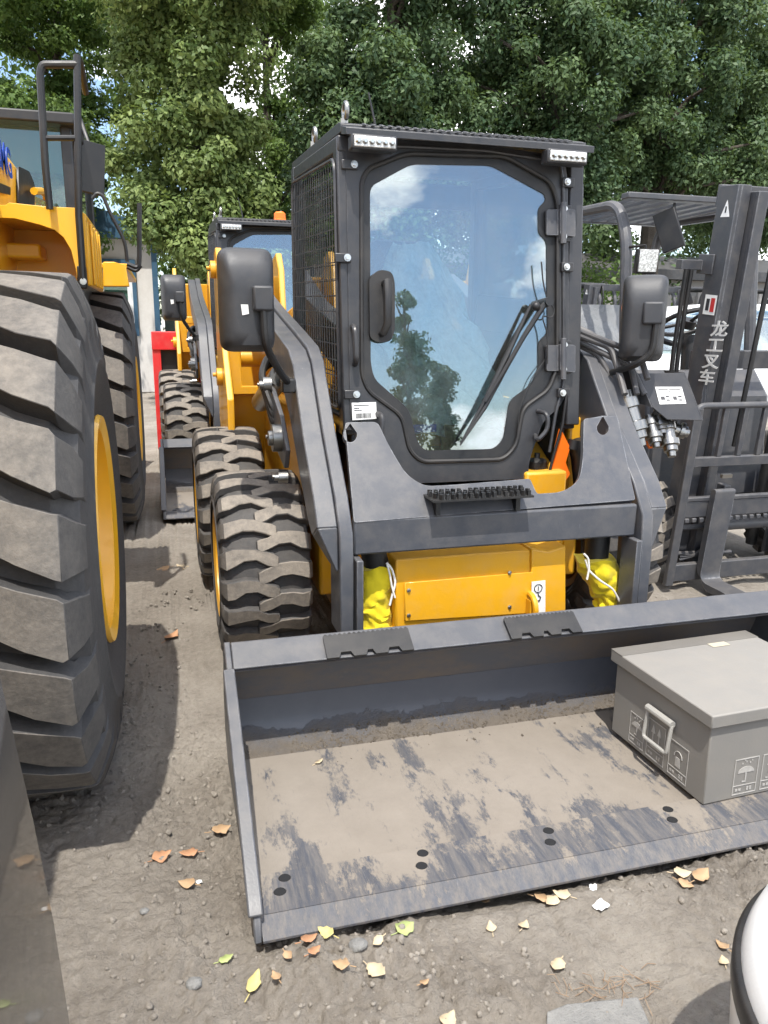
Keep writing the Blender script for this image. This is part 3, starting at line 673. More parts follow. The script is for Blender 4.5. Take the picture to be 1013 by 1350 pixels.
# crossbeam with its sloping upper plate and lifting ears
EP0, EN = (0, -.75, .73), (0, -1.45, 1.0)
bm_ = MB().box((-.545, -.752, .605), (.545, -.712, .7285)); BEAM = bm_.build('crossbeam', SLATE, SK, bev=.008)
outl = [(455, 557), (498, 556), (514, 590), (536, 626), (560, 641), (600, 639), (699, 631), (708, 651), (742, 649), (764, 634), (769, 606), (770, 552), (814, 548), (838, 659), (467, 689)]
poly = fillet(pixpoly(outl, EP0, EN), [.012, .02, .05, .05, .03, 0, .01, .01, .05, .05, .05, .012, .012, .01, .01], 4)
def tear(cx, cy, w_, h):
    q = [(cx, cy-h)]
    for i in range(9):
        a = math.pi*(-.08+1.16*i/8); q.append((cx+w_*math.cos(a), cy+h*.35+w_*1.15*math.sin(a)))
    return q
h1 = pixpoly(tear(462, 569, 9, 11), EP0, EN); h2 = pixpoly(tear(795, 560, 8, 12), EP0, EN)
nn = Vector(EN).normalized()
MB().plate(poly, -nn*.022, [h1, h2]).build('upper_plate', SLATE, BEAM, bev=.003)
# toothed step
sp = MB(); sa, sb = Vector((-.285, -.80, .80)), Vector((.085, -.80, .80))
sp.box((-.285, -.815, .79), (.085, -.705, .797))
for i in range(17):
    for j in range(4):
        x = -.275+i*.0215+(j % 2)*.008; y = -.805+j*.028
        if (i*3+j*5) % 11: sp.cbox((x, y, .805), (.011, .013, .02), (0, 0, (i+j) % 2*.6))
for x in (-.25, .05): sp.box((x-.008, -.765, .733), (x+.008, -.715, .789))
sp.build('step_pad', BLACK, SK)

# tilt cylinders in yellow cloth sleeves
def sleeve(path, rad, s):
    m = MB(); n = 40; secs = []; P = [Vector(p) for p in path]; K = 30; rr = random.Random(s+4)
    for i in range(K):
        u = i/(K-1)*(len(P)-1); k = min(int(u), len(P)-2); v = u-k; p = P[k].lerp(P[k+1], v); r = rad[k]*(1-v)+rad[k+1]*v; ring = []
        fold = .05+.10*(i/(K-1))**1.5
        for q_ in range(n):
            a = 2*math.pi*q_/n
            w_ = abs(math.sin(2.5*a+i*.23+s))*.10+abs(math.sin(4*a-i*.31))*fold+abs(math.sin(i*.62+1.7*math.sin(a*2+s)))*fold*1.4+rr.uniform(-.012, .012)
            q = r*(.95+w_); ring.append((p.x+q*math.cos(a), p.y+q*math.sin(a)*.9, p.z+.010*math.sin(3*a+i*.5)))
        secs.append(ring)
    return m.loft(secs).build('cloth_sleeve', YCLOTH, SK, smooth=28)
lt = [at(x, y, 'y', -.62) for x, y in ((497, 745), (496, 765), (494, 783), (494, 796), (493, 806), (497, 814), (495, 824), (498, 832))]
sleeve(lt, [.056, .060, .056, .050, .054, .046, .052, .040], 0)
rt = [at(x, y, 'y', -.62) for x, y in ((784, 735), (788, 748), (792, 761), (797, 774), (800, 783), (803, 789), (802, 797), (807, 803))]
sleeve(rt, [.074, .074, .066, .060, .054, .048, .052, .04], 2)
for pts in (((487, 722), (497, 748)), ((790, 702), (786, 736))):
    c_ = MB(); a, b = [at(x, y, 'y', -.62) for x, y in pts]; c_.cyl(a+Vector((0, 0, .05)), b, .047, 18); c_.build('cylinder_barrel', BLACK, SK)
def pxs(l, y): return [at(a, b, 'y', y) for a, b in l]
MB().tube(fillet(pxs([(510, 742), (517, 750), (522, 768), (518, 782), (514, 798)], -.695), .02, 4, False), .004, 6).build('tie_string', STRING, SK)
MB().tube(fillet(pxs([(510, 742), (514, 756), (517, 775), (521, 788)], -.70), .02, 4, False), .0035, 6).build('tie_string', STRING, SK)
MB().tube(fillet(pxs([(772, 738), (776, 752), (792, 766), (808, 776), (816, 790), (820, 802)], -.715), .02, 4, False), .004, 6).build('tie_string', STRING, SK)
MB().tube(fillet(pxs([(770, 730), (776, 736), (777, 750), (774, 764)], -.72), .02, 4, False), .004, 6).build('tie_string', STRING, SK)

# ------------------------------------------------------------------ cab
CP0, CN = (0, -.40, .78), (0, -1, .1)
def cabp(l, off=0): return [atp(x, y, (0, -.40+off, .78), CN) for x, y in l]
outer = [(456, 184), (520, 183), (640, 190), (744, 207), (749, 240), (751, 508), (740, 534), (716, 556), (703, 592), (698, 608), (696, 631), (526, 638), (514, 600), (500, 562), (462, 552)]
seal = [(477, 238), (486, 222), (536, 202), (667, 206), (727, 240), (736, 268), (735, 484), (724, 514), (690, 538), (681, 588), (664, 606), (556, 609), (540, 594), (530, 548), (486, 516), (477, 494)]
inner = [(488, 246), (543, 216), (648, 218), (718, 256), (720, 264), (710, 274), (710, 308), (721, 318), (722, 440), (710, 450), (710, 486), (700, 508), (672, 528), (664, 580), (652, 592), (560, 594), (550, 582), (540, 540), (494, 500), (489, 480)]
O_, S_, I_ = fillet(cabp(outer), .03, 4), fillet(cabp(seal), .035, 5), fillet(cabp(inner), .03, 4)
cn = Vector(CN).normalized()
DOOR = MB().plate(O_, -cn*.045, [S_]).build('door', CABK, SK, bev=.008)
gl = fillet(cabp(seal, .012), .035, 5); gi = fillet(cabp(inner, .008), .03, 4); gs = fillet(cabp(seal, .008), .035, 5)
MB().plate(gl, -cn*.003).build('glass', GLASS, DOOR)
MB().plate(gs, -cn*.002, [gi]).build('black_border', BLACK, DOOR)
MB().tube(S_, .009, 8, True).build('rubber_seal', RUBB, DOOR)
# door ledge rim around the frame
MB().tube([p+cn*.004 for p in fillet(cabp([(464, 196), (520, 193), (640, 199), (738, 214), (742, 244), (743, 506), (733, 540), (724, 596)]), .03, 4, False)], .007, 8).build('pressed_rim', CABK, DOOR)
# handle recess and lever
hp = cabp([(487, 366), (500, 355), (517, 358), (521, 372), (521, 436), (516, 450), (500, 452), (488, 446)], -.012)
HND = MB().plate(fillet(hp, .02, 4), -cn*.012).build('door_handle', RUBB, DOOR, bev=.003)
a, b, c, d = cabp([(508, 374), (507, 392), (507, 428), (503, 440)], -.012)
MB().tube([a, a+cn*.035, b+cn*.045, c+cn*.045, d+cn*.03, d], [.016, .018, .016, .016, .014, .012], 10).build('lever', BLACK, HND)
for (xa, ya) in ((737, 293), (737, 472)):
    h = MB(); q = cabp([(xa-16, ya-17), (xa+4, ya-17), (xa+4, ya+17), (xa-16, ya+17)], -.012); h.plate(fillet(q, .008, 3), -cn*.012)
    q = cabp([(xa+2, ya-19), (xa+22, ya-17), (xa+22, ya+19), (xa+2, ya+17)], -.03); h.plate(fillet(q, .008, 3), -cn*.035)
    q = cabp([(xa+6, ya-26)], -.03)[0]; q2 = cabp([(xa+6, ya+28)], -.03)[0]; h.cyl(q, q2, .012, 12)
    h.build('hinge', FORKG, DOOR, bev=.003)
for (x, y) in ((748, 240), (747, 352), (744, 455), (743, 487), (742, 518), (744, 276), (743, 312)):
    p = cabp([(x, y)], -.02)[0]; q = MB().cbox(p+Vector((.008, .012, 0)), (.05, .02, .035)).build('clamp', CABK, DOOR, bev=.003); bolt(MB(), p+cn*.002, cn, .009, .012).build('clamp_bolt', CHROME, DOOR)
for (x, y) in ((467, 217), (470, 520), (458, 340)):
    p = cabp([(x, y)], -.01)[0]; q = MB().cbox(p+Vector((-.015, .01, 0)), (.06, .022, .032)).build('clamp', CABK, DOOR, bev=.003); bolt(MB(), p+cn*.004, cn, .009, .012).build('clamp_bolt', CHROME, DOOR)
def grab(pl, name='grab_handle', r=.011):
    return MB().tube(fillet(pl, .03, 5, False), r, 10).build(name, CABK, SK)
grab([cabp([(466, 430)])[0], cabp([(468, 432)], -.05)[0], cabp([(470, 476)], -.05)[0], cabp([(468, 480)])[0]])
grab([cabp([(497, 545)])[0], cabp([(504, 548)], -.05)[0], cabp([(503, 578)], -.05)[0], cabp([(500, 584)])[0]])
grab([cabp([(709, 542)], -.0)[0], cabp([(722, 545)], -.05)[0], cabp([(723, 566)], -.05)[0], cabp([(708, 582)], -.05)[0], cabp([(706, 574)])[0]], r=.009)
# wiper
wp = MB(); wa = cabp([(722, 398), (716, 404), (690, 445), (664, 490), (640, 530)], -.035)
wp.tube(wa, [.012, .012, .010, .008, .006], 8); wp.cyl(wa[0]-cn*.05, wa[0]+cn*.02, .018, 12); wp.sph(wa[1]+Vector((-.03, 0, .0)), .018)
wp.tube(cabp([(700, 402), (668, 470), (636, 534), (608, 584)], -.022), [.006, .011, .008, .004], 6)
wp.tube(cabp([(694, 440), (668, 484), (640, 536), (607, 587)], -.026), [.006, .009, .009, .003], 6)
wp.build('wiper', BLACK, DOOR)
wc = MB(); wc.tube(fillet(cabp([(722, 396), (716, 372), (714, 345)], -.03), .03, 4, False), .003, 6)
wc.tube(fillet(cabp([(722, 396), (732, 408), (728, 420), (714, 415), (722, 440), (722, 480)], -.03), .03, 4, False), .003, 6)
wc.tube(fillet(cabp([(722, 470), (700, 500), (685, 540), (682, 580)], -.005), .03, 4, False), .002, 6)
wc.build('wiper_hose', BLACK, DOOR)
lb = cabp([(464, 531), (496, 530), (497, 552), (465, 554)], -.012); LB = MB().plate(lb, -cn*.003).build('barcode_label', LABEL, SK)
k = MB(); ex, ey = lb[1]-lb[0], lb[3]-lb[0]; rr = random.Random(5); u = .14
while u < .78:
    w_ = rr.choice((.012, .02, .03)); k.plate([lb[0]+ex*u+ey*.62+cn*.0012, lb[0]+ex*(u+w_)+ey*.62+cn*.0012, lb[0]+ex*(u+w_)+ey*.9+cn*.0012, lb[0]+ex*u+ey*.9+cn*.0012], -cn*.001); u += w_+rr.choice((.012, .02))
for v_, w2 in ((.14, .7), (.30, .3), (.42, .4)): k.plate([lb[0]+ex*.08+ey*v_+cn*.0012, lb[0]+ex*w2+ey*v_+cn*.0012, lb[0]+ex*w2+ey*(v_+.04)+cn*.0012, lb[0]+ex*.08+ey*(v_+.04)+cn*.0012], -cn*.001)
k.build('barcode', INK, LB)
# cab cage
cg = MB()
for s in (-1, 1):
    lo, hi = sorted((s*.495, s*.435))
    cg.prism([(-.375, .98), (-.305, .98), (-.205, 2.02), (-.272, 2.03)], 'x', lo, hi)
    cg.prism([(.70, .95), (.77, .95), (.77, 2.10), (.70, 2.10)], 'x', lo, hi)
    cg.prism([(-.28, 1.975), (.77, 2.05), (.77, 2.10), (-.28, 2.03)], 'x', lo+.002, hi-.002)
    cg.prism([(-.34, .96), (.77, .96), (.77, 1.03), (-.34, 1.03)], 'x', lo+.002, hi-.002)
cg.box((-.43, .74, .95), (.43, .765, 1.35)); cg.box((-.43, .745, 1.95), (.43, .765, 2.07))
cg.prism([(-.33, .70), (.74, .70), (.74, .74), (-.33, .74)], 'x', -.43, .43)
for s in (-1, 1): cg.prism([(-.33, .70), (.70, .70), (.70, .99), (-.33, .99)], 'x', *sorted((s*.435, s*.455)))
CAB = cg.build('cab_frame', CABK, SK, bev=.006)
rf = MB(); rf.prism([(-.30, 2.035), (-.30, 2.062), (-.26, 2.075), (.80, 2.135), (.80, 2.10)], 'x', -.485, .485)
rf.prism([(-.37, 2.012), (-.37, 2.036), (-.29, 2.058), (-.29, 2.030)], 'x', -.482, .482)
for i in range(26): rf.cbox((-.40+i*.032, -.315, 2.062), (.014, .05, .004), (.3, 0, 0))
ROOF = rf.build('roof', CABK, SK, bev=.005)
for cx, nm in ((-.385, 0), (.36, 1)):
    hs = MB().cbox((cx, -.365, 1.988), (.165, .06, .05)).build('work_lamp', CABK, SK, bev=.006)
    MB().cbox((cx, -.397, 1.988), (.148, .012, .035)).build('lens', LENS, hs, bev=.003)
    ld = MB()
    for i in range(6): ld.lathe([(0, -.010), (.006, -.010), (.011, 0)], (cx-.06+i*.024, -.4035, 1.988), 'y', 10)
    ld.build('reflector', CHROME, hs)
for (x, y) in ((-.455, -.225), (-.47, .30), (.455, .55)):
    e = MB(); z = 2.075+(y+.26)*.057; e.cyl((x, y, z-.02), (x, y, z+.02), .014, 10)
    e.tube([(x+.004, y+.028*math.cos(a), z+.045+.028*math.sin(a)) for a in np.linspace(0, 6.283, 17)[:-1]], .0085, 8, True)
    e.build('eye_bolt', STEEL, ROOF)
MB().tube([at(497, 182, 'y', .1), at(494, 160, 'y', .1), at(486, 122, 'y', .1)], [.006, .0045, .003], 6).build('antenna', BLACK, ROOF)
for s in (-1, 1):
    g_ = MB(); x = s*.500
    fr = fillet([(x, -.255, 1.955), (x, .715, 2.03), (x, .715, 1.06), (x, -.335, 1.06)], .05, 4); g_.tube(fr, .007, 6, True)
    for i in range(1, 16):
        z = 1.06+i*.0595; g_.tube([(x, -.335+.1*(z-1.06)/.95, z), (x, .715, z+.012*(z-1.06)+.06*(z-1.06)/1.0)], .0026, 4)
    for i in range(1, 21):
        t = i/21; y = -.335+1.05*t; g_.tube([(x+s*.004, y, 1.06), (x+s*.004, -.255+.97*t, 1.955+.075*t)], .0017, 4)
    g_.build('side_mesh', CABK, SK)
    MB().prism([(-.30, 1.04), (.69, 1.04), (.69, 2.04), (-.21, 1.97)], 'x', *sorted((s*.47, s*.474))).build('side_glass', SGLASS, SK)
# interior: seat under film, control levers, screen, dash
sm = MB(); sm.box((-.26, .22, .92), (.26, .70, 1.06)); sm.prism([(.52, 1.0), (.70, 1.0), (.72, 1.60), (.60, 1.60)], 'x', -.25, .25); sm.box((-.14, .60, 1.60), (.14, .70, 1.78))
for s in (-1, 1): sm.box((s*.33-.05, .15, 1.10), (s*.33+.05, .62, 1.18))
SEAT = sm.build('seat', BLACK, SK, bev=.04)
fm = MB(); secs = []; rr = random.Random(9)      # loose dust film hung over seat and levers
for i in range(17):
    t = i/16; z = 1.70-.78*t; ring = []; rx = .08+.30*t**.8; cy = .05+.12*t; ry = .06+.30*t**.9; cx = -.10+.12*t
    for kk in range(36):
        a = 2*math.pi*kk/36; q = 1+(.05+.10*t)*math.sin(5*a+i*.5)+(.04+.07*t)*math.sin(9*a-i*.9)+rr.uniform(-.05, .05)
        ring.append((cx+rx*q*math.cos(a), cy+ry*q*math.sin(a), z+rr.uniform(-.012, .012)))
    secs.append(ring)
fm.loft(secs); fm.build('plastic_wrap', FILM, SEAT, smooth=0)
jl = MB()
for s in (-1, 1):
    jl.tube([(s*.30, .12, .80), (s*.30, .10, 1.08), (s*.28, .08, 1.14)], [.02, .016, .016], 8); jl.sph((s*.28, .08, 1.20), .035, 10, 8, (1, 1, 1.9))
jl.build('control_lever', BLACK, SK)
MB().cbox((.27, -.02, 1.42), (.20, .03, .15), (.1, .1, -.35)).build('display_screen', BLACK, SK, bev=.006)
MB().prism([(-.34, .78), (-.18, .78), (-.10, .92), (-.16, .97), (-.34, .93)], 'x', -.02, .21).build('dash_box', BLACK, SK, bev=.01)
bl = MB(); bl.tube(fillet([(-.1, -.32, .80), (.05, -.3, .98), (.2, -.25, 1.02)], .05, 4, False), .012, 8); bl.build('pedal_bar', MIRR, SK)
MB().cbox((-.16, -.27, .97), (.14, .02, .03), (0, 0, .1)).build('blue_tape', BLUEL, SK)

# ------------------------------------------------------------------ mirrors
def mirror(c, sx, sz, yaw, name_arm):
    m = MB(); w2, h2 = sx/2, sz/2
    secs = []
    for (yy, k) in ((.045, .93), (.035, 1.0), (.0, 1.0), (-.035, .93), (-.06, .74), (-.068, .5)):
        ring = fillet([(-w2*k, yy, -h2*(k if k > .9 else k+.12)), (w2*k, yy, -h2*(k if k > .9 else k+.12)), (w2*k, yy, h2*(k if k > .9 else k-.1)), (-w2*k, yy, h2*(k if k > .9 else k-.1))], sx*.22, 5)
        secs.append([tuple(p) for p in ring])
    m.loft(secs); m.tf(Matrix.Translation(c) @ Euler((0, 0, yaw)).to_matrix().to_4x4())
    return m.build('mirror', MIRR, SK, smooth=50)
ml = Vector((-.846, -.43, 1.448)); MR = mirror(ml, .185, .345, .10, 0)
k = MB(); k.cbox(ml+Vector((.045, -.075, .005)), (.068, .055, .082)); k.build('arm_socket', MIRR, MR, bev=.008)
MB().tube(fillet([ml+Vector((.045, -.085, -.03)), ml+Vector((.048, -.085, -.15)), (-.735, -.42, 1.20), (-.69, -.33, 1.155)], .05, 5, False), .0135, 10).build('mirror_arm', BLACK, MR)
MB().cbox((-.695, -.33, 1.15), (.05, .06, .05)).build('arm_clamp', BLACK, MR, bev=.005)
st_ = MB(); st_.plate([ml+Vector((-.028, -.0725, -.015)), ml+Vector((-.004, -.0725, -.015)), ml+Vector((-.002, -.0725, -.045)), ml+Vector((-.024, -.0725, -.05))], (0, -.001, 0)); st_.build('paper_scrap', LABEL, MR)
mr = Vector((.715, -.43, 1.405)); M2 = mirror(mr, .17, .335, -.55, 0)
MB().cbox(mr+Vector((-.01, -.075, .02)), (.075, .055, .085), (0, 0, -.5)).build('arm_socket', MIRR, M2, bev=.008)
MB().tube(fillet([mr+Vector((0, -.09, .0)), mr+Vector((-.005, -.09, -.13)), mr+Vector((-.05, -.05, -.18)), (.64, -.35, 1.19)], .05, 5, False), .0135, 10).build('mirror_arm', BLACK, M2)

# ------------------------------------------------------------------ auxiliary hydraulics on the far arm
def px(x, y, yy): return at(x, y, 'y', yy)
GP0, GN = tuple(px(880, 525, -.42)), (0, -1, .45)
gp = pixpoly([(842, 492), (902, 491), (926, 554), (880, 553), (861, 537)], GP0, GN); gnv = Vector(GN).normalized()
GD = MB().plate(gp, -gnv*.006).build('coupler_guard', CABK, SK, bev=.002)
MB().plate([gp[0]+Vector((-.001, 0, 0)), gp[4]+Vector((-.001, 0, 0)), gp[4]+Vector((-.05, .10, .02)), gp[0]+Vector((-.05, .10, .02))], (-.005, 0, 0)).build('guard_side', CABK, GD)
MB().plate([gp[1], gp[2], gp[2]+Vector((0, .14, .02)), gp[1]+Vector((0, .14, .0))], (.005, 0, 0)).build('guard_side', CABK, GD)
gl_ = pixpoly([(864, 510), (899, 510), (905, 532), (870, 533)], Vector(GP0)+gnv*.002, GN); GL = MB().plate(gl_, -gnv*.0015).build('guard_label', LABEL, GD)
ik = MB(); ex, ey = gl_[1]-gl_[0], gl_[3]-gl_[0]
for (u0, u1, v0, v1) in ((.08, .45, .12, .17), (.52, .92, .12, .17), (.49, .505, .1, .9), (.04, .96, .28, .31), (.1, .25, .55, .75), (.3, .42, .5, .6), (.56, .7, .55, .75), (.76, .9, .5, .6), (.3, .42, .72, .8), (.76, .9, .72, .8)):
    ik.plate([gl_[0]+ex*u0+ey*v0+gnv*.001, gl_[0]+ex*u1+ey*v0+gnv*.001, gl_[0]+ex*u1+ey*v1+gnv*.001, gl_[0]+ex*u0+ey*v1+gnv*.001], -gnv*.0008)
ik.build('label_print', HOSE, GL)
def coupler(p, q, r):
    m = MB(); p, q = Vector(p), Vector(q); d = (q-p); n_ = 9
    prof = (.75, .75, 1.15, 1.15, .9, .9, 1.3, 1.3, .95, .95, .62, .55)
    ts = (0, .12, .13, .3, .32, .55, .57, .72, .74, .86, .88, 1)
    m.tube([p+d*t for t in ts], [r*k for k in prof], 14); return m.build('coupler', STEEL, SK, smooth=30)
coupler(px(824, 516, -.38), px(846, 588, -.46), .036)
coupler(px(856, 548, -.38), px(866, 590, -.45), .027)
coupler(px(878, 552, -.38), px(886, 602, -.46), .031)
coupler(px(868, 540, -.36), px(874, 572, -.42), .027)
coupler(px(880, 562, -.36), px(908, 572, -.40), .03)
tb = MB()
def hyd(l, y0, y1, r):
    n = len(l); tb.tube(fillet([px(x, y, y0+(y1-y0)*i/(n-1)) for i, (x, y) in enumerate(l)], .035, 5, False), r, 10)
hyd([(751, 438), (806, 458), (816, 490), (824, 520)], -.26, -.45, .0135)
hyd([(753, 432), (800, 450), (844, 468), (854, 500)], -.26, -.45, .0125)
hyd([(753, 445), (796, 466), (832, 484), (840, 520)], -.24, -.44, .012)
hyd([(753, 428), (780, 440), (830, 480), (850, 520)], -.22, -.42, .012)
hyd([(753, 450), (790, 468), (812, 510), (826, 545)], -.22, -.42, .012)
tb.build('hydraulic_pipes', HOSE, SK)
orr = MB(); orr.tube([px(x, y, -.40) for x, y in ((850, 578), (856, 590), (868, 588))], .006, 6); orr.build('coupler_cap', ORANGE, SK)
hs_ = MB()
for i in range(3):
    hs_.tube(fillet([(-.60-.02*i, .42, 1.22), (-.70, .30-.03*i, 1.19+.02*i), (-.74, .15, 1.16), (-.70, .05, 1.02-.03*i), (-.66, .1, .95)], .08, 5, False), .015, 8)
hs_.build('arm_hoses', BLACK, SK)
cc = MB(); cc.tube([(-.66, .85, .98), (-.64, .25, 1.15)], [.05, .05], 16); cc.cyl((-.64, .25, 1.15), (-.635, .08, 1.20), .028, 12); cc.build('lift_cylinder', STEEL, SK)

# ------------------------------------------------------------------ bucket
BW = .985
inn = [(-1.70, .014), (-1.05, .014), (-.965, .028), (-.91, .07), (-.885, .13), (-.885, .19), (-.955, .375), (-1.05, .362), (-1.06, .368), (-.975, .413), (-.955, .405), (-.868, .20), (-.868, .12), (-.895, .055), (-.955, .010), (-1.05, -.004), (-1.70, -.004)]
BK = MB().prism(inn[5:13], 'x', -BW, BW).build('bucket', BWALL, SK)
MB().prism([(-.956, .378), (-1.056, .372), (-1.068, .380), (-.985, .432), (-.950, .412)], 'x', -BW+.001, BW-.001).build('top_lip', SLATE, BK, bev=.004)
fl = MB(); NX = 40; secs = []
fl.prism([(-1.66, .016), (-1.05, .016), (-.975, .026), (-.972, .010), (-1.05, -.003), (-1.66, -.003)], 'x', -BW+.002, BW-.002)
MB().prism([(-.9749, .026), (-.945, .038), (-.915, .065), (-.893, .12), (-.886, .19), (-.872, .19), (-.878, .115), (-.905, .052), (-.945, .02), (-.9719, .010)], 'x', -BW+.002, BW-.002).build('floor_bend', BEND, BK, smooth=50)
fl.build('bucket_floor', BFLOOR, BK, smooth=50)
ce = MB(); holes = []
for cx in (-.93, -.57, -.21, .165, .54, .91):
    for (dx, y) in ((0, -1.60), (.018, -1.555)): holes.append([(cx+dx+.016*math.cos(a), y+.014*math.sin(a)) for a in np.linspace(0, 6.283, 13)[:-1]])
ce.prism([(-BW, -1.665), (BW, -1.665), (BW, -1.53), (-BW, -1.53)], 'z', .018, .034, holes); ce.prism([(-1.72, .004), (-1.72, .010), (-1.666, .033), (-1.666, .004)], 'x', -BW, BW)
ce.build('cutting_edge', BEDGE, BK)
for h in holes: cx = sum(p[0] for p in h)/12; cy = sum(p[1] for p in h)/12; MB().cyl((cx, cy, .012), (cx, cy, .0345), .0145, 12).build('hole_shade_plug', HOLE, BK)  # plugs filling the empty bolt holes, hole shade painted as black colour
for s in (-1, 1):
    sp_ = MB(); lo, hi = sorted((s*BW+s*.001, s*(BW+.019)))
    sp_.prism([(-1.715, .0), (-1.70, .045), (-1.66, .075), (-1.08, .378), (-.985, .434), (-.945, .41), (-.85, .20), (-.85, .10), (-.88, .045), (-.95, -.004)], 'x', lo, hi)
    lo, hi = sorted((s*(BW-.004), s*(BW+.030))); e = MB().prism([(-1.69, .052), (-1.655, .066), (-1.08, .368), (-1.08, .390), (-1.665, .090), (-1.70, .062)], 'x', lo, hi)
    o = sp_.build('side_plate', SLATE, BK, bev=.004); e.build('edge_bar', SLATE, o, bev=.004)
for (x0, x1) in ((-.705, -.43), (-.10, .155)):
    gm = MB(); L0, L1 = Vector((0, -.998, .427)), Vector((0, -1.078, .378)); n_ = 18; up = Vector((0, -.4, .9)).normalized()*.004
    top = []; bot = []
    for i in range(n_*2+1):
        t = i/(n_*2); x = x0+(x1-x0)*t; top.append((x, *(L0+(L1-L0)*(.02 if i % 2 else .10))[1:]))
        u = abs(t-.5)*2; v_ = .97 if (.1 < u < .42 or u > .72) else .78; bot.append((x, *(L0+(L1-L0)*v_)[1:]))
    gm.plate([Vector(p)+up for p in top]+[Vector(p)+up for p in reversed(bot)], Vector(up)*1.8); gm.build('grip_step', BLACK, BK)
# coupler frame behind the bucket
cf = MB(); cf.box((-.56, -.855, .10), (.56, -.83, .31))
for s in (-1, 1): cf.prism([(-.86, .06), (-.70, .10), (-.66, .28), (-.84, .32)], 'x', *sorted((s*.52, s*.40)))
cf.build('quick_coupler', CABK, SK, bev=.006)
# ------------------------------------------------------------------ dirt in the bucket
def samp_bucket(n):
    x = rng.uniform(-.96, .96, n); y = -.905-np.abs(rng.normal(size=n))*.04; z = np.where(y > -.975, .027+(y+.975)**2*9, .017)
    k = (vnoise(x, y*0, 5, 21) > .22); return np.stack([x, y, z], -1)[k]
scatter('dirt', 9000, samp_bucket, CLOD2, .0008, .0065, 'crumbly brown dirt lying along the back of the bucket floor', 'dirt', 3)

# ------------------------------------------------------------------ steel box standing in the bucket
BX = thing('steel_box', 'grey lidded steel box with handle and shipping marks inside the bucket', 'box', (.56, -1.35, .018))
BX.rotation_euler = (0, 0, R_(2.5)); bx0, bx1, by0, by1 = .280, .80, -1.555, -1.105
MB().box((bx0, by0, .036), (bx1, by1, .285)).build('body', BOXG, BX, bev=.004)
ld = MB(); ld.box((bx0-.016, by0-.016, .286), (bx1+.016, by1+.016, .326)); LID = ld.build('lid', BOXG, BX, bev=.004)
TAPE = paint('brown_tape', (.15, .14, .125), .35, dust=.05)
MB().box((bx0-.0165, by1-.045, .3265), (bx1+.0165, by1+.0165, .3272)).build('tape_strip', TAPE, LID)
MB().box((.60, by1-.075, .3274), (.67, by1-.045, .3279)).build('tape_patch', paint('beige_tape', (.45, .4, .3), .5, dust=.05), LID)
hd = MB(); hx = bx0-.002
hd.tube(fillet([(hx-.012, -1.300, .218), (hx-.022, -1.300, .122), (hx-.022, -1.412, .122), (hx-.012, -1.412, .218)], .012, 4), .006, 8, True)
hd.cyl((hx-.012, -1.295, .218), (hx-.012, -1.415, .218), .011, 10); hd.build('handle', paint('handle_zinc', (.33, .325, .305), .45, dust=.1), BX)
def mark(kind, o, e, u, w_, h):
    """a stencilled shipping mark: frame, sign and a line of small print; o lower left corner, e right, u up"""
    o, e, u = Vector(o), Vector(e), Vector(u); n_ = e.cross(u).normalized(); m = MB()
    def q(l): m.plate([o+e*a*w_+u*b*h for a, b in l], n_*.0012)
    def r(a, b, c, d): q([(a, b), (c, b), (c, d), (a, d)])
    for a in ((0, 0, 1, .025), (0, .975, 1, 1), (0, .025, .03, .975), (.97, .025, 1, .975), (.03, .24, .97, .26)): r(*a)
    for a in ((.12, .1, .22, .16), (.26, .1, .36, .16), (.6, .08, .68, .18), (.72, .08, .8, .18)): r(*a)
    if kind == 'umbrella':
        q([(.5+.34*math.cos(t), .60+.17*math.sin(t)) for t in np.linspace(0, math.pi, 11)]); r(.48, .36, .53, .6)
        q([(.53, .36), (.53, .33), (.36, .33), (.36, .37)])
        for a, b in ((.3, .84), (.46, .88), (.62, .84), (.4, .92), (.7, .9)): r(a, b, a+.04, b+.04)
    elif kind == 'up':
        for c in (.32, .66): r(c-.03, .36, c+.03, .7); q([(c-.11, .68), (c+.11, .68), (c, .9)])
        r(.2, .31, .8, .34)
    else:
        q([(.36, .34), (.62, .34), (.60, .6), (.38, .6)]); m.tube([o+e*(.5+.2*math.cos(t))*w_+u*(.62+.16*math.sin(t))*h+n_*.001 for t in np.linspace(0, math.pi, 9)], .0015, 5)
    return m.build('shipping_mark', MARK, BX, smooth=0)
mark('umbrella', (bx0-.0005, -1.20, .05), (0, -1, 0), (0, 0, 1), .075, .105)
mark('up', (bx0-.0005, -1.29, .05), (0, -1, 0), (0, 0, 1), .085, .13)
mark('hand', (bx0-.0005, -1.395, .05), (0, -1, 0), (0, 0, 1), .085, .115)
mark('umbrella', (.378, by0-.0005, .048), (1, 0, 0), (0, 0, 1), .085, .115)
mark('up', (.478, by0-.0005, .048), (1, 0, 0), (0, 0, 1), .085, .115)

# ------------------------------------------------------------------ second skid steer behind the first
S2 = copy_tree(SK); S2.location = (-.10, 4.3, 0); S2.scale = (1.1, 1.1, 1.1)
S2['label'] = 'skid steer parked behind the first, amber beacon on its cab roof'
bc = MB().lathe([(0, 0), (.055, 0), (.055, .02), (.05, .025), (.048, .07), (.03, .085), (0, .088)], (.05, .0, 2.085), 'z', 18).build('beacon', ORANGE, SK)
bc.parent = S2

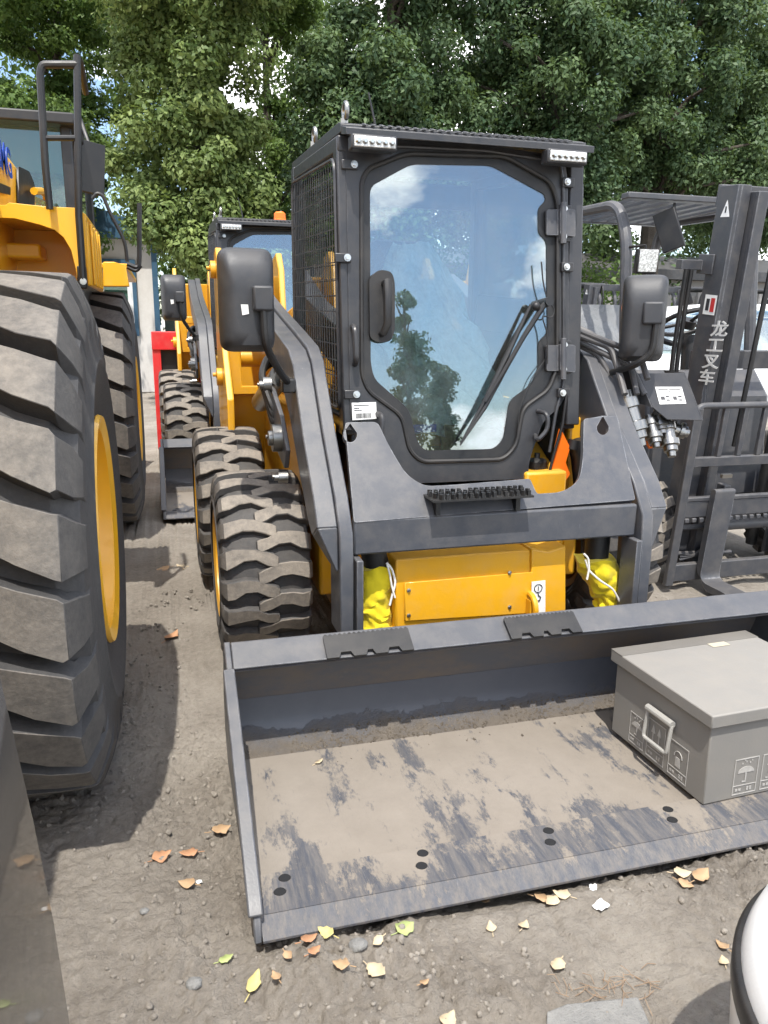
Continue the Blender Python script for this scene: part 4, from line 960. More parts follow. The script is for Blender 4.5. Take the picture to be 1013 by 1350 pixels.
# ------------------------------------------------------------------ red steel frame beside it
rfm = thing('red_frame', 'red steel attachment frame standing beside the second skid steer', 'frame', (-1.1, 6.0, 0))
rx0, rx1 = at(202, 480, 'y', 5.9).x, at(262, 480, 'y', 5.9).x
for x in (rx0, rx1): MB().box((x, 5.9, -.01), (x+.09, 6.0, 1.2)).build('upright', RED, rfm, bev=.008)
MB().box((rx0-.002, 5.88, 1.10), (rx1+.092, 6.02, 1.30)).build('top_beam', RED, rfm, bev=.008)
MB().box((rx0+.09, 5.96, .02), (rx1, 5.99, 1.10)).build('back_panel', BLACK, rfm)

# ------------------------------------------------------------------ wheel loader on the left
LD = thing('wheel_loader', 'big yellow wheel loader with deep lugged tyres and black handrails', 'wheel loader', (-2.4, .8, 0))
LLUG = [(-.012, .060, .056, .0), (.05, .030, .060, .0), (.12, -.008, .065, .0), (.195, -.040, .068, .003), (.208, -.044, .068, .008), (.234, -.050, .063, .070), (.250, -.054, .054, .125)]
LR, LWd = .755, .52
lw = wheel_at(LD, (-1.575, -.76, .752), True, LR, LWd, .325, 25, LLUG, .058, LTREAD, LYEL, .0006)
o = wcopy(lw, (-1.59, 2.50, .79), True); o.scale = (1.05,)*3
wcopy(lw, (-3.25, -.76, .752), False); o = wcopy(lw, (-3.25, 2.50, .79), False); o.scale = (1.05,)*3
lb_ = MB(); lb_.box((-3.0, -1.6, .55), (-1.86, 1.0, 1.1)); lb_.box((-2.9, 1.1, .55), (-1.9, 3.3, 1.1)); lb_.box((-2.55, .9, .6), (-2.25, 1.3, 1.0)); lb_.build('frame', LYEL, LD, bev=.02)
cwt = MB().prism([(-2.55, .55), (-1.5, .55), (-1.45, 1.5), (-2.45, 1.5)], 'x', -3.15, -1.66).build('counterweight', LYEL, LD, bev=.05)
hd_ = MB(); prof = [(-3.05, 1.1), (-3.05, 2.06), (-3.02, 2.12), (-2.93, 2.16), (-1.87, 2.16), (-1.78, 2.12), (-1.75, 2.06), (-1.75, 1.1)]
secs = [[(x, y, z if z < 1.2 else z-dz) for x, z in prof] for y, dz in ((-2.35, .25), (-1.6, .05), (1.0, 0), (1.45, .02), (1.62, .12), (1.78, .30))]
HD = hd_.loft(secs).build('engine_hood', LYEL, LD, bev=.02, smooth=50)
gr = [at(x, y, 'x', -1.745) for x, y in ((22, 219), (37, 226), (44, 243), (44, 271), (23, 271))]
MB().plate(fillet(gr, .03, 4), (.008, 0, 0)).build('hood_grille', BLACK, HD)
q = [at(x, y, 'x', -1.742) for x, y in ((-60, 217), (13, 247), (13, 257), (-60, 240))]
MB().plate(q, (.004, 0, 0)).build('hood_stripe', BLACK, HD)
tp_ = at(15, 220, 'x', -1.74); text('XCMG', .17, BLUEL, 'hood_letters', LD, (tp_.x+.002, tp_.y, tp_.z), (0, 1, 0), (0, 0, 1), bold=.004, align='RIGHT')
hh = MB().tube(fillet([at(x, y, 'x', -1.70) for x, y in ((45, 252), (56, 252), (61, 258), (61, 262))], .03, 4, False), .018, 8).build('hood_latch', LYEL, LD)
# fender and platform beside the cab
FY = .30
def fp(l, y=FY): return [at(a, b, 'y', y) for a, b in l]
fo = fp([(-120, 270), (8, 270), (12, 267), (60, 272), (100, 274), (114, 283), (113, 381), (105, 381), (101, 358), (94, 330), (84, 313), (72, 303), (52, 296), (20, 288), (-120, 282)])
MB().plate(fo, (0, .03, 0)).build('rear_fender', LYEL, LD, bev=.006)
xr = fo[5].x
for i in range(4):
    y = FY+.10+.13*i; MB().box((xr+.001, y, 1.525), (xr+.012, y+.03, 1.77)).build('fender_rib', LYEL, LD, bev=.004)
MB().box((-2.6, FY+.031, 1.775), (xr, .98, 1.80)).build('deck', LYEL, LD, bev=.01)
MB().box((xr-.02, FY+.031, 1.52), (xr, .98, 1.774)).build('deck_side', LYEL, LD, bev=.006)
MB().box((-2.6, .75, 1.2), (xr-.10, .78, 1.774)).build('inner_guard', LYEL, LD)
MB().box((-2.6, .55, 1.64), (-1.62, .749, 1.70)).build('inner_bracket', LYEL, LD, bev=.01)
hr = MB(); hy = FY-.035
a1 = [at(x, y, 'y', hy) for x, y in ((110, 372), (108, 340), (104, 284), (103, 180), (102, 74))]
hr.tube(a1+[a1[-1]+Vector((.0, .12, .015)), a1[-1]+Vector((.0, .30, -.05))], .014, 10)
hr.tube(fillet([at(x, y, 'y', hy) for x, y in ((66, 276), (60, 220), (53, 96), (56, 85), (102, 85))], .05, 5, False), .014, 10)
hr.tube([at(x, y, 'y', hy) for x, y in ((60, 182), (103, 182))], .011, 10)
hr.build('handrail', BLACK, LD)
bt = MB(); bt.cbox(at(109, 366, 'y', FY-.02), (.035, .04, .09)); bt.build('rail_foot', BLACK, LD, bev=.006); bolt(MB(), (0, 0, 0), (0, -1, 0))
b2 = MB(); bolt(b2, at(110, 371, 'y', FY-.045), (0, -1, 0), .009, .010); b2.build('rail_bolt', CHROME, LD)
# cab
lc = MB(); cx0, cx1, cy0, cy1 = -2.95, -1.60, 1.85, 3.1
for x in (cx0, cx1):
    for y in (cy0, cy1): lc.cbox((x, y, 2.1), (.06, .06, .8))
lc.box((cx0-.03, cy0-.03, 1.1), (cx1+.03, cy1+.03, 1.82)); lc.box((cx0-.08, cy0-.12, 2.44), (cx1+.06, cy1+.2, 2.50)); CBL = lc.build('cab', BLACK, LD, bev=.01)
MB().box((cx0+.03, cy0-.005, 1.83), (cx1-.03, cy0+.0, 2.44)).build('rear_glass', SGLASS, LD); MB().box((cx1-.002, cy0+.03, 1.83), (cx1+.004, cy1-.03, 2.44)).build('side_glass', SGLASS, LD)
ms = MB(); mc = at(121, 222, 'y', 2.3); ms.cbox(mc, (.15, .05, .30), (0, .1, .5)); ms.tube([mc+Vector((0, 0, .12)), mc+Vector((-.05, .1, .3)), (cx1, cy1, 2.4)], .012, 8); ms.build('mirror', BLACK, LD, bev=.02)
# front fender and its rails
ff = MB(); fpn = [(171, 378), (166, 350), (150, 345), (136, 345), (136, 378)]
ff.plate([at(x, y, 'y', 1.75) for x, y in fpn], (0, .03, 0)); t0 = at(168, 347, 'y', 1.75); ff.box((-2.0, 1.781, t0.z-.03), (t0.x, 3.3, t0.z)); ff.build('front_fender', LYEL, LD, bev=.006)
fr_ = MB(); fr_.tube(fillet([at(x, y, 'y', 1.74) for x, y in ((168, 348), (183, 354), (184, 340), (184, 268))], .05, 5, False), .014, 8)
fr_.tube(fillet([at(x, y, 'y', 1.74) for x, y in ((168, 352), (180, 358), (186, 350))], .04, 5, False), .011, 8)
fr_.tube(fillet([at(x, y, 'y', 1.74) for x, y in ((168, 345), (165, 318), (145, 280), (136, 258), (128, 254), (122, 262))], .08, 5, False), .010, 8); fr_.build('front_rail', BLACK, LD)
bo = MB(); bo.prism([(3.2, .7), (4.6, .35), (4.6, .55), (3.3, 1.5), (3.0, 1.5)], 'x', -2.9, -2.7); bo.prism([(3.2, .7), (4.6, .35), (4.6, .55), (3.3, 1.5), (3.0, 1.5)], 'x', -2.1, -1.9); bo.build('boom', LYEL, LD, bev=.01)
bo = MB(); bo.prism([(4.55, .05), (4.45, .5), (4.6, 1.1), (4.65, 1.1), (4.52, .5), (4.62, .08), (5.6, .04), (5.6, .0)], 'x', -3.75, -1.45); bo.build('loader_bucket', LYEL, LD)

# ------------------------------------------------------------------ dark steel bucket close by on the left
DB = thing('digging_bucket', 'dark glossy steel bucket end standing beside the near loader tyre', 'bucket', (-1.9, -2.6, 0))
DBM = paint('dark_gloss_paint', (.014, .015, .018), .17, dust=.05, coat=.5, bumps=.0)
edge = [at(x, y, 'x', -1.30) for x, y in ((-60, 720), (-25, 800), (0, 885), (22, 980), (45, 1080), (72, 1215), (90, 1330))]
pl = [(p.y, p.z) for p in edge]+[(-2.24, .2), (-2.23, -.01), (-3.0, -.01), (-3.25, .3), (-3.2, 1.0), (-2.8, 1.35)]
pl = [(y, max(z, -.01)) for y, z in pl]
MB().prism(pl, 'x', -1.325, -1.30).build('end_plate', DBM, DB, bev=.004)
MB().prism([(-3.0, .0), (-2.28, .0), (-2.28, .03), (-2.95, .035), (-3.2, .32), (-3.16, .98), (-3.2, 1.0), (-3.25, .3)], 'x', -2.6, -1.326).build('shell', DBM, DB)
MB().tube([p+Vector((-.010, -.004, 0)) for p in edge]+[Vector((-1.31, -2.245, .2)), Vector((-1.31, -2.235, .0))], .008, 8).build('edge_bead', DBM, DB)
MB().prism(pl, 'x', -2.63, -2.605).build('end_plate', DBM, DB, bev=.004)

# ------------------------------------------------------------------ white cart corner on the right
WC = thing('white_cart', 'white rounded cart body with a black bumper band beside the steel bucket', 'cart', (.35, -3.2, 0))
def plan(x0, x1, y0, y1, r, z, n=24):
    out = []
    for (cx, cy, a0) in ((x1-r, y1-r, 0), (x0+r, y1-r, 90), (x0+r, y0+r, 180), (x1-r, y0+r, 270)):
        for i in range(n+1): a = R_(a0+90*i/n); out.append((cx+r*math.cos(a), cy+r*math.sin(a), z))
    return out
X0, X1, Y0, Y1 = -.428, .90, -4.6, -2.27
lo_ = MB().loft([plan(X0+i, X1-i, Y0+i, Y1-i, .34, z) for i, z in ((.09, .16), (.04, .2), (.014, .28), (.007, .412))]).build('lower_body', WHITE, WC, smooth=50)
MB().loft([plan(X0+i, X1-i, Y0+i, Y1-i, .36, z) for i, z in ((.03, .405), (.004, .407), (0, .412), (0, .440), (.004, .446), (.02, .448))]).build('bumper_band', BLACK, WC, smooth=50)
MB().loft([plan(X0+i, X1-i, Y0+i, Y1-i, .36, z) for i, z in ((.008, .447), (.009, .455), (.018, .49), (.05, .525), (.12, .55), (.3, .57))]).build('upper_body', WHITE, WC, smooth=60)
for x in (-.30, .74):
    for y in (-2.85, -4.1):
        MB().lathe([(.02, -.05), (.12, -.05), (.14, -.06), (.195, -.06), (.21, -.04), (.21, .04), (.195, .06), (.02, .06)], (x, y, .205), 'x', 24).build('wheel', RUBB, WC)

# ------------------------------------------------------------------ forklift
FX = 2.02
FK = thing('forklift', 'dark grey forklift with white lettering on its mast beside the skid steer', 'forklift', (FX, 1.2, 0), 'forklifts')
TM = Matrix.Translation((0, .50, .05)) @ Matrix.Rotation(R_(6), 4, 'X') @ Matrix.Translation((0, -.50, -.05))
for s in (-1, 1):
    m = MB(); xo = FX+s*.40
    lo, hi = sorted((xo, xo-s*.02)); m.box((lo, .44, .08), (hi, .58, 2.13))
    for y0 in (.44, .555): lo, hi = sorted((xo-s*.021, xo-s*.075)); m.box((lo, y0, .08), (hi, y0+.025, 2.13))
    m.tf(TM).build('mast_channel', FORKG, FK, bev=.003)
    m = MB(); xo = FX+s*.318; lo, hi = sorted((xo, xo-s*.018)); m.box((lo, .40, .10), (hi, .53, 2.10))
    for y0 in (.385, .505): lo, hi = sorted((xo+s*.004, xo-s*.055)); m.box((lo, y0, .10), (hi, y0+.022, 2.10))
    m.tf(TM).build('inner_mast', FORKG, FK, bev=.003)
    MB().cyl((FX+s*.25, .60, .12), (FX+s*.25, .60, 1.75), .032, 14).tf(TM).build('lift_cylinder', BLACK, FK)
m = MB()
for z in (2.04, 1.2, .25): MB().box((FX-.379, .585, z), (FX+.379, .62, z+.10)).tf(TM).build('mast_tie', FORKG, FK, bev=.004)
m = MB(); m.box((FX-.53, .60, 1.72), (FX-.395, .65, 1.77)); m.box((FX-.41, .52, 1.70), (FX-.402, .64, 1.80)); m.tf(TM).build('mast_bracket', FORKG, FK, bev=.003)
m = MB(); m.tube([(FX-.50, .60, 1.72), (FX-.49, .61, 1.3), (FX-.47, .60, .8)], .012, 8); m.tube([(FX-.47, .60, 1.72), (FX-.46, .61, 1.3), (FX-.44, .6, .8)], .012, 8)
m.tube(fillet([(FX-.10, .56, 2.0), (FX-.12, .5, 2.15), (FX-.14, .42, 2.0), (FX-.16, .42, .8)], .08, 5, False), .014, 8); m.tf(TM).build('mast_hoses', BLACK, FK)
MB().box((FX-.515, .595, .86), (FX-.485, .615, .91)).tf(TM).build('amber_reflector', ORANGE, FK, bev=.004)
for i, ch_ in enumerate('龙工叉车'):
    p = at(950-5.6*i, 422+21.6*i, 'x', FX-.4018); text(ch_, .084, PRINT, 'mast_letter', FK, p, (0, -1, .0), (0, -.105, 1), bold=.0016, wide=1.5)
wl = MB(); wl.box((FX-.4015, .455, 1.50), (FX-.4005, .545, 1.60)); WL = wl.tf(TM).build('warning_label', LABEL, FK)
ik = MB(); ik.box((FX-.4026, .505, 1.52), (FX-.4016, .53, 1.58)); ik.tf(TM).build('label_sign', INK, WL)
ik = MB(); ik.box((FX-.4026, .465, 1.515), (FX-.4016, .495, 1.585)); ik.tf(TM).build('label_sign', INKR, WL)
wl = MB(); wl.prism([(.47, 1.98), (.535, 1.98), (.5025, 2.06)], 'x', FX-.4015, FX-.4005); WL = wl.tf(TM).build('warning_triangle', LABEL, FK)
ik = MB(); ik.prism([(.497, 2.0), (.507, 2.0), (.507, 2.03), (.497, 2.03)], 'x', FX-.4026, FX-.4016); ik.tf(TM).build('label_sign', INK, WL)
# carriage, backrest and forks
m = MB(); m.box((FX-.50, .30, .44), (FX+.50, .335, .53)); m.box((FX-.50, .30, .06), (FX+.50, .335, .16)); m.box((FX-.50, .295, .533), (FX+.50, .325, .555))
for i in range(22): m.box((FX-.49+i*.045, .285, .415), (FX-.465+i*.045, .299, .439))
for s in (-1, 1): m.box((FX+s*.22-.02, .336, .06), (FX+s*.22+.02, .40, .60))
m.tf(TM).build('carriage', FORKG, FK, bev=.004)
m = MB(); m.tube(fillet([(FX-.535, .29, .06), (FX-.535, .29, 1.06), (FX+.535, .29, 1.06), (FX+.535, .29, .06)], .05, 5, False), .018, 8)
m.box((FX-.52, .275, .735), (FX+.52, .305, .785))
for i in range(7): x = FX-.36+i*.12; m.box((x-.014, .28, .786), (x+.014, .303, 1.045))
m.tf(TM).build('load_backrest', FORKG, FK, bev=.003)
m = MB(); m.box((FX-.553, .272, .05), (FX-.505, .30, 1.05)); m.tf(TM).build('backrest_side', FORKG, FK, bev=.004)
for x in (FX-.36, FX+.26):
    m = MB(); m.prism(fillet([(p[0], p[1], 0) for p in ((.29, .58), (.25, .58), (.25, .08), (.20, .012), (-.75, .002), (-.75, .010), (-.70, .024), (.22, .052), (.29, .10))], .025, 4), 'x', x, x+.12)
    m.v = [(p[0], p[1]-.105*max(0, p[2]-.06), p[2]) for p in m.v]; F_ = m.build('fork', FORKG, FK, bev=.004)
    MB().box((x+.03, .262, .67), (x+.09, .28, .69)).tf(TM).build('fork_pin', STEEL, F_)
m = MB(); m.cyl((FX-.30, .36, .36), (FX+.10, .36, .36), .032, 14); m.cyl((FX-.45, .36, .36), (FX-.30, .36, .36), .016, 10); m.tf(TM).build('sideshift_cylinder', FORKG, FK)
m = MB()
for i in range(3): m.tube(fillet([(FX-.22+.03*i, .37, .34), (FX-.24, .36, .25-.02*i), (FX-.34, .36, .18), (FX-.42, .37, .20-.02*i)], .06, 5, False), .011, 8)
m.tube([(FX-.44, .37, .20), (FX-.1, .36, .19)], .012, 8); m.tf(TM).build('carriage_hoses', HOSE, FK)
# body
m = MB(); m.box((FX-.5, .78, .16), (FX+.5, 2.2, .60)); m.prism([(1.35, .601), (2.25, .601), (2.25, .95), (1.45, .98)], 'x', FX-.46, FX+.46); m.prism([(.74, .40), (.86, .40), (1.0, 1.15), (.92, 1.18), (.78, 1.02)], 'x', FX-.42, FX+.42); m.build('body', FORKG, FK, bev=.02)
m = MB(); m.prism(fillet([(2.2, .15, 0), (2.85, .30, 0), (2.9, .85, 0), (2.7, 1.0, 0), (2.2, 1.0, 0)], .12, 5), 'x', FX-.52, FX+.52); m.build('counterweight', FORKG, FK, bev=.03)
for s in (-1, 1):
    for (y, r) in ((.66, .30), (2.25, .24)):
        w_ = MB().lathe([(r*.5, -.09), (r*.86, -.10), (r*.92, -.07), (r*.92, .07), (r*.86, .10), (r*.5, .09)], (FX+s*.53, y, r), 'x', 32, True).build('wheel', RUBB, FK)
        if y < 1:
            ty = tyre('tread', w_, r, .21, r*.55, 16, [(-.012, .03, .026, 0), (.03, .008, .028, 0), (.07, -.012, .03, .002), (.098, -.02, .03, .01), (.106, -.02, .026, .04)], .02, TREAD, None); ty.location = Vector((FX+s*.53, y, r))-wloc(FK)
        MB().lathe([(.02, -.05), (r*.5, -.07), (r*.5, .07), (.02, .05)], (FX+s*.53, y, r), 'x', 24).build('rim', WHITE, w_)
m = MB(); m.box((FX-.25, 1.45, .985), (FX+.25, 1.95, 1.12)); m.prism([(1.86, 1.05), (2.02, 1.05), (2.14, 1.55), (2.05, 1.56)], 'x', FX-.25, FX+.25); ST = m.build('seat', BLACK, FK, bev=.04)
m = MB(); secs = []
for i in range(9):
    t = i/8; secs.append([((.28-.02*t)*math.copysign(min(1, abs(math.cos(a))*1.3), math.cos(a))*(1+.05*math.sin(7*a+i))+FX, 1.92+.17*t+.12*math.sin(a)*(1+.15*math.sin(5*a+i*2)), 1.03+.56*t) for a in np.linspace(0, 6.283, 25)[:-1]])
m.loft(secs); m.build('seat_wrap', SEATP, ST, smooth=40)
sc_ = Vector((FX+.02, 1.06, 1.46)); m = MB()
tl = Euler((-.45, 0, 0)).to_matrix()
m.tube([sc_+tl @ Vector((.18*math.cos(a), .18*math.sin(a), 0)) for a in np.linspace(0, 6.283, 29)[:-1]], .015, 8, True)
for a in (.5, 2.6, 4.7): m.tube([sc_, sc_+tl @ Vector((.18*math.cos(a), .18*math.sin(a), 0))], .011, 6)
m.cyl(sc_+Vector((0, .02, -.03)), sc_+Vector((0, 0, .015)), .045, 12); m.sph(sc_+tl @ Vector((-.10, .14, .05)), .03); m.build('steering_wheel', BLACK, FK)
MB().tube([(FX+.02, .98, 1.0), (FX+.02, 1.03, 1.38)], [.07, .055], 12).build('steering_column', BLACK, FK)
m = MB(); m.tube([(FX+.02, 1.04, 1.30), (FX-.12, 1.08, 1.34), (FX-.19, 1.1, 1.37)], [.015, .018, .022], 8)
for i in range(3): x = FX-.30-.07*i; m.tube(fillet([(x, 1.0, 1.0), (x, 1.04, 1.26), (x-.02, 1.10, 1.29)], .04, 4, False), .008, 8)
m.build('hand_levers', BLACK, FK)
# roof guard
for s in (-1, 1):
    m = MB(); x = FX+s*.44
    path = fillet([(x, .96, .8), (x, 1.09, 1.96), (x, 1.20, 2.155), (x, 2.06, 2.185), (x, 2.16, 1.7), (x, 2.24, .97)], .16, 7, False)
    m.tube(path, .034, 10); m.build('guard_frame', FORKG, FK)
MB().box((FX-.49, 1.02, 2.165), (FX+.49, 1.10, 2.20)).build('guard_bar', FORKG, FK, bev=.006); MB().box((FX-.40, 2.02, 2.165), (FX+.40, 2.08, 2.195)).build('guard_bar', FORKG, FK, bev=.006)
for i in range(7): x = FX-.36+i*.12; MB().box((x-.025, 1.101, 2.17), (x+.025, 2.019, 2.19)).build('guard_slat', FORKG, FK)
m = MB(); m.cbox((FX-.18, 1.06, 2.0), (.13, .03, .24), (0, -.35, -.9)); m.tube([(FX-.16, 1.06, 2.16), (FX-.15, 1.06, 2.02)], .009, 6); m.build('rear_mirror', BLACK, FK, bev=.012)
lc_ = at(845, 332, 'x', FX-.44); m = MB(); m.cbox((FX-.40, lc_.y-.02, lc_.z), (.12, .05, .14), (.1, 0, -.2)); HL = m.build('work_lamp', BLACK, FK, bev=.006)
MB().cbox((FX-.405, lc_.y-.05, lc_.z), (.105, .012, .125), (.1, 0, -.2)).build('lens', LENS, HL, bev=.003)
m = MB(); m.tube([(FX-.44, 1.05, lc_.z+.09), (FX-.40, lc_.y-.01, lc_.z+.09), (FX-.40, lc_.y-.01, lc_.z+.05)], .008, 6); m.build('lamp_bracket', BLACK, HL)
MB().cbox((FX-.462, 1.02, 1.56), (.02, .025, .17), (.1, 0, 0)).build('orange_tab', ORANGE, FK)
FK.location = (FX-.08, 1.10, 0); FK.scale = (1, 1, .965)
# row of forklifts far behind
for i, (x, y, rz, lab) in enumerate(((5.6, 8.2, .1, 'forklift in the far row, next to the skid steer cab'), (6.9, 8.4, -.05, 'second forklift in the far row under the elms'), (8.2, 8.6, .04, 'third forklift in the far row under the elms'), (9.6, 8.7, 0, 'fourth forklift in the far row beyond the white car'), (4.3, 8.0, .0, 'forklift in the far row, hidden mostly by the skid steer cab'))):
    f2 = copy_tree(FK); f2.location = (x, y+.8, 0); f2.rotation_euler = (0, 0, rz); f2['label'] = lab

# ------------------------------------------------------------------ cars
def car(name, label, loc, rz, mat, group=None):
    r = thing(name, label, 'car', (0, 0, 0), group)
    st = [(-2.05, .45, .55, .70, .62), (-1.98, .28, .62, .80, .72), (-1.5, .22, .84, .86, .76), (-.95, .22, .93, .88, .80), (0, .20, .95, .89, .82), (1.0, .22, .96, .88, .80), (1.75, .26, .98, .84, .74), (2.0, .34, .93, .78, .68), (2.06, .48, .80, .70, .6)]
    secs = []
    for (y, zb, zt, hw, ht) in st:
        hf = [(hw*.92, zb), (hw, zb+(zt-zb)*.3), (hw, zb+(zt-zb)*.65), (ht+.04, zt-.02), (ht*.8, zt+.01)]
        secs.append([(-x, y, z) for x, z in hf]+[(x, y, z) for x, z in reversed(hf)])
    MB().loft(secs).build('body', mat, r, smooth=45, sub=1)
    ro = [(-1.0, .93, .70), (-.35, 1.38, .58), (.1, 1.47, .58), (.9, 1.46, .57), (1.5, 1.28, .56), (1.95, .96, .64)]
    secs = [[(-hw, y, z), (-hw*.9, y, z+.03), (hw*.9, y, z+.03), (hw, y, z), (hw, y, z-.05), (-hw, y, z-.05)] for y, z, hw in ro]
    MB().loft(secs).build('roof', mat, r, smooth=50)
    CG = GLASS
    for s in (-1, 1):
        MB().plate([(s*.76, -.85, .97), (s*.76, 1.75, .99), (s*.60, 1.40, 1.28), (s*.60, .9, 1.42), (s*.60, .1, 1.43), (s*.61, -.33, 1.33)], (-s*.004, 0, 0)).build('side_window', CG, r)
        MB().cbox((s*.90, -.75, .98), (.16, .09, .12)).build('mirror', mat, r, bev=.02)
        for y in (-1.25, 1.25):
            w_ = MB().lathe([(.19, -.09), (.29, -.10), (.315, -.07), (.315, .07), (.29, .10), (.19, .09)], (s*.78, y, .315), 'x', 28, True).build('wheel', RUBB, r)
            MB().lathe([(.02, -.06), (.19, -.08), (.19, .08), (.02, .06)], (s*.78, y, .315), 'x', 20).build('rim', CHROME, w_)
        MB().sph((s*.58, -1.93, .62), .11, 10, 8, (1.2, .5, .7)).build('headlight', LENS, r); MB().sph((s*.66, 2.0, .78), .10, 10, 8, (.8, .4, 1.3)).build('tail_light', INKR, r)
    MB().plate([(-.62, -1.02, .99), (.62, -1.02, .99), (.54, -.40, 1.40), (-.54, -.40, 1.40)], (0, .004, .004)).build('windscreen', CG, r)
    MB().plate([(-.58, 1.98, 1.0), (.58, 1.98, 1.0), (.52, 1.56, 1.29), (-.52, 1.56, 1.29)], (0, .004, .004)).build('rear_window', CG, r)
    p = MB().box((-.22, -2.085, .42), (.22, -2.065, .53)).build('number_plate', LABEL, r)
    text('3BA·02', .10, INK, 'plate_letters', p, (0, -2.087, .475), (1, 0, 0), (0, 0, 1))
    r.location = loc; r.rotation_euler = (0, 0, rz); return r
car('parked_car', 'white car parked behind the near forklift', (5.75, 4.9, .16), R_(78), WHITE, 'parked cars')
car('parked_car', 'blue car parked behind the seat of the near forklift', (3.35, 6.2, .08), R_(-8), BLUE, 'parked cars')

# ------------------------------------------------------------------ litter on the ground
def leafcol(n, a, b):
    m, t, p = nodes(n); t.links.new(mixc(t, noise(t, 40, 5), a, b), p.inputs['Base Color']); p.inputs['Roughness'].default_value = .7; return m
LT = leafcol('dry_leaf_tan', (.32, .19, .10), (.48, .34, .2)); LP = leafcol('dry_leaf_pale', (.46, .36, .22), (.6, .5, .35)); LG = leafcol('leaf_green', (.22, .30, .08), (.45, .48, .22)); LO = leafcol('dry_leaf_orange', (.34, .16, .08), (.48, .27, .15)); LYW = leafcol('leaf_yellow', (.45, .38, .11), (.6, .52, .25))
def leaf(x, y, size, mat, rz, label, curl=.25, asp=.72, group=None):
    p = at(x, y, 'z', 0); n_ = 8; m = MB(); rr = random.Random(int(x*7+y)); L_ = []; 
    for i in range(n_+1):
        t = i/n_; w_ = asp*.5*math.sin(math.pi*min(1, t**.75))*(1+rr.uniform(-.18, .18)); c_ = curl*((t-.5)**2)*2; e = rr.uniform(.0, curl)*.7
        L_.append(((t-.5), w_, c_+e*w_, c_, -w_*rr.uniform(.8, 1.1), c_+rr.uniform(0, curl)*w_))
    vs = []; fs = []
    for t, a, za, zc, b_, zb in L_: vs += [(t*size, a*size, za*size), (t*size, 0, zc*size), (t*size, b_*size, zb*size)]
    for i in range(n_): fs += [(i*3, i*3+1, i*3+4, i*3+3), (i*3+1, i*3+2, i*3+5, i*3+4)]
    m.add(vs, fs); m.tube([(-.5*size, 0, .01*size), (-.85*size, .04*size, .03*size)], .0012, 5)
    ob = m.build('fallen_leaf', mat, None, smooth=60, recalc=False)
    ob.location = (p.x, p.y, max(gz(p.x+a*.012, p.y+b*.012) for a in (-1, 0, 1) for b in (-1, 0, 1))+.003); ob.rotation_euler = (rr.uniform(-.2, .2), rr.uniform(-.2, .2), rz)
    so = ob.modifiers.new('thick', 'SOLIDIFY'); so.thickness = .0008
    return tag(ob, label, 'leaf', group)
GD_ = 'dry leaves lying on the dirt'
for i, (x, y, s, mt) in enumerate(((213, 1120, .055, LO), (248, 1116, .05, LO), (292, 1096, .055, LT), (246, 1160, .045, LT), (408, 1247, .045, LO), (415, 1272, .035, LO), (450, 1288, .04, LT), (497, 1286, .055, LP), (692, 1214, .035, LP), (648, 1215, .032, LP), (736, 1266, .045, LP), (716, 1172, .045, LT), (728, 1180, .045, LP), (741, 1173, .045, LP), (900, 1148, .05, LP), (925, 1152, .055, LT), (905, 1160, .04, LT), (953, 1240, .035, LT), (227, 832, .09, LO), (592, 1344, .045, LP), (364, 1290, .03, LT), (380, 1264, .028, LT), (955, 1262, .03, LP), (498, 1246, .03, LP), (640, 1170, .03, LT), (240, 742, .09, LP), (215, 745, .08, LT), (560, 1300, .025, LT))):
    c_ = {'dry_leaf_tan': 'tan', 'dry_leaf_pale': 'pale straw', 'dry_leaf_orange': 'orange brown'}[mt.name]
    w_ = ('between loader tyre and skid steer tyres' if y < 900 else 'between loader tyre and bucket side' if x < 320 else
          'beside the bucket corner' if x < 520 else 'beside the white cart' if x > 880 else 'beside the cutting edge' if y < 1200 else 'out before the cutting edge')
    leaf(x, y, s, mt, random.uniform(0, 6.28), 'dry '+c_+' leaf on dirt '+w_, .3, group=GD_)
leaf(535, 1226, .05, LG, .4, 'green and yellow leaf before the cutting edge', .15, .9)
leaf(298, 1249, .034, LG, .1, 'small yellow green leaf near the bucket corner', .3)
leaf(335, 1280, .06, LYW, 1.1, 'long yellow leaf lying near the bucket corner', .2, .5)
leaf(430, 1236, .042, LYW, 2.4, 'curled yellow leaf touching the bucket cutting edge', .4)
l_ = leaf(421, 1005, .03, LP, .4, 'pale dry leaf lying on the bucket floor', .3)
p = at(421, 1005, 'z', .02); l_.location = (p.x, p.y, .022)
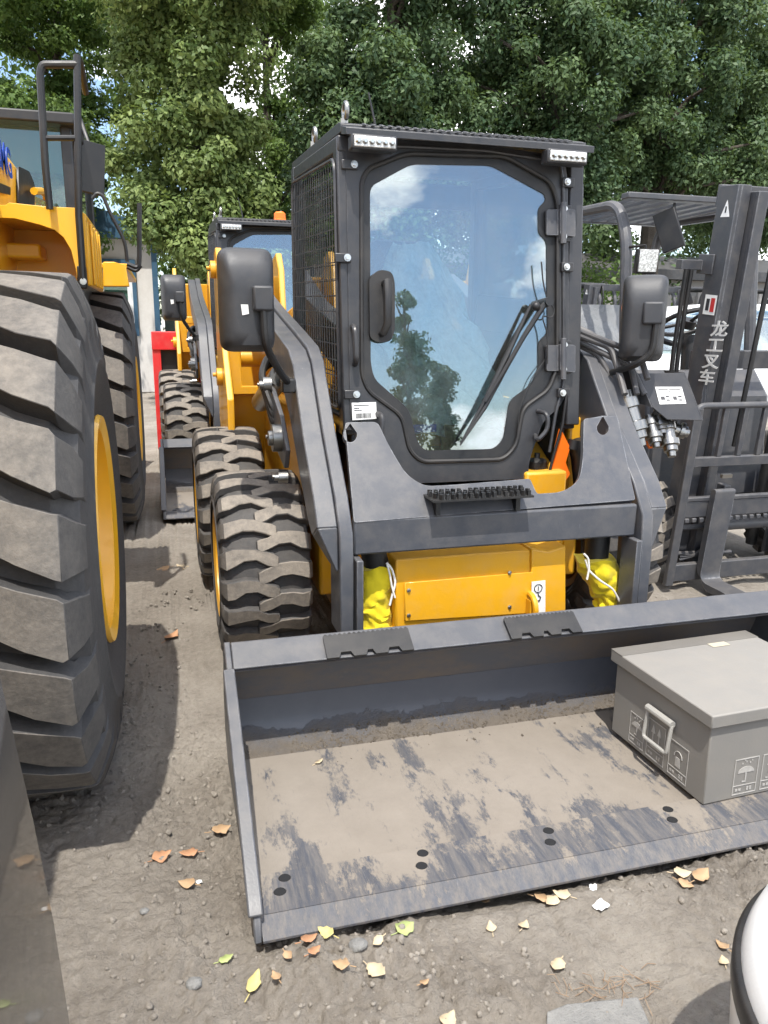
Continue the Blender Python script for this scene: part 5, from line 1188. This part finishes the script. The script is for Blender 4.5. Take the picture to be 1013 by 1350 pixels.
def scrap(x, y, s, label, rz):
    p = at(x, y, 'z', 0); m = MB(); rr = random.Random(int(x)); n_ = 4
    vs = [((i/n_-.5)*s, (j/n_-.5)*s*.8, rr.uniform(0, .25)*s) for i in range(n_+1) for j in range(n_+1)]
    m.add(vs, [(i*5+j, i*5+j+1, i*5+j+6, i*5+j+5) for i in range(n_) for j in range(n_)])
    ob = m.build('paper_scrap', LABEL, None, smooth=0, recalc=False); ob.location = (p.x, p.y, gz(p.x, p.y)+.004); ob.rotation_euler = (0, 0, rz)
    so = ob.modifiers.new('thick', 'SOLIDIFY'); so.thickness = .0008; tag(ob, label, 'litter')
scrap(793, 1191, .034, 'crumpled white paper scrap on the dirt before the cutting edge', .4)
scrap(783, 1159, .024, 'small torn white paper bit beside the cutting edge', 1.1)
scrap(262, 1150, .014, 'tiny white paper bit among the dry leaves', .2)
# stones
sl = MB(); sp4 = [at(x, y, 'z', .0) for x, y in ((722, 1327), (748, 1316), (842, 1308), (858, 1335), (866, 1362), (720, 1370))]
sl.plate([(q.x, q.y, gz(q.x, q.y)+.012) for q in sp4], (0, 0, -.03)); tag(sl.build('stone_slab', STONE, None, bev=.004), 'flat grey stone slab half sunk in the dirt', 'stone')
for (x, y, s, lab) in ((472, 1249, .019, 'rounded grey pebble before the cutting edge'), (190, 1197, .010, 'small grey stone on the bare dirt near the bucket end'), (255, 1285, .016, 'flat grey stone lying among the earth crumbs')):
    p = at(x, y, 'z', 0); m = MB(); m.sph((0, 0, 0), s, 9, 6, (1.2, 1, .65)); rr = random.Random(x); m.v = [tuple(c*(1+rr.uniform(-.12, .12)) for c in q) for q in m.v]
    ob = m.build('stone', STONE, None, smooth=60); ob.location = (p.x, p.y, gz(p.x, p.y)+s*.3); tag(ob, lab, 'stone')
# dry stalks by the slab
ds = MB(); STK = leafcol('dry_stalk', (.2, .13, .08), (.36, .26, .17))
for i in range(34):
    p = at(random.gauss(800, 36), random.gauss(1292, 12), 'z', 0); a = random.uniform(0, 6.28); l = random.uniform(.02, .06); z = gz(p.x, p.y)+.004
    ds.tube([(p.x, p.y, z), (p.x+l*.5*math.cos(a), p.y+l*.5*math.sin(a), z+random.uniform(.002, .016)), (p.x+l*math.cos(a+.3), p.y+l*math.sin(a+.3), z+random.uniform(0, .01))], .0008, 4)
tag(ds.build('dry_stalks', STK, None, smooth=0, recalc=False), 'tangle of dry stalks beside the stone slab', 'stalks', kind='stuff')
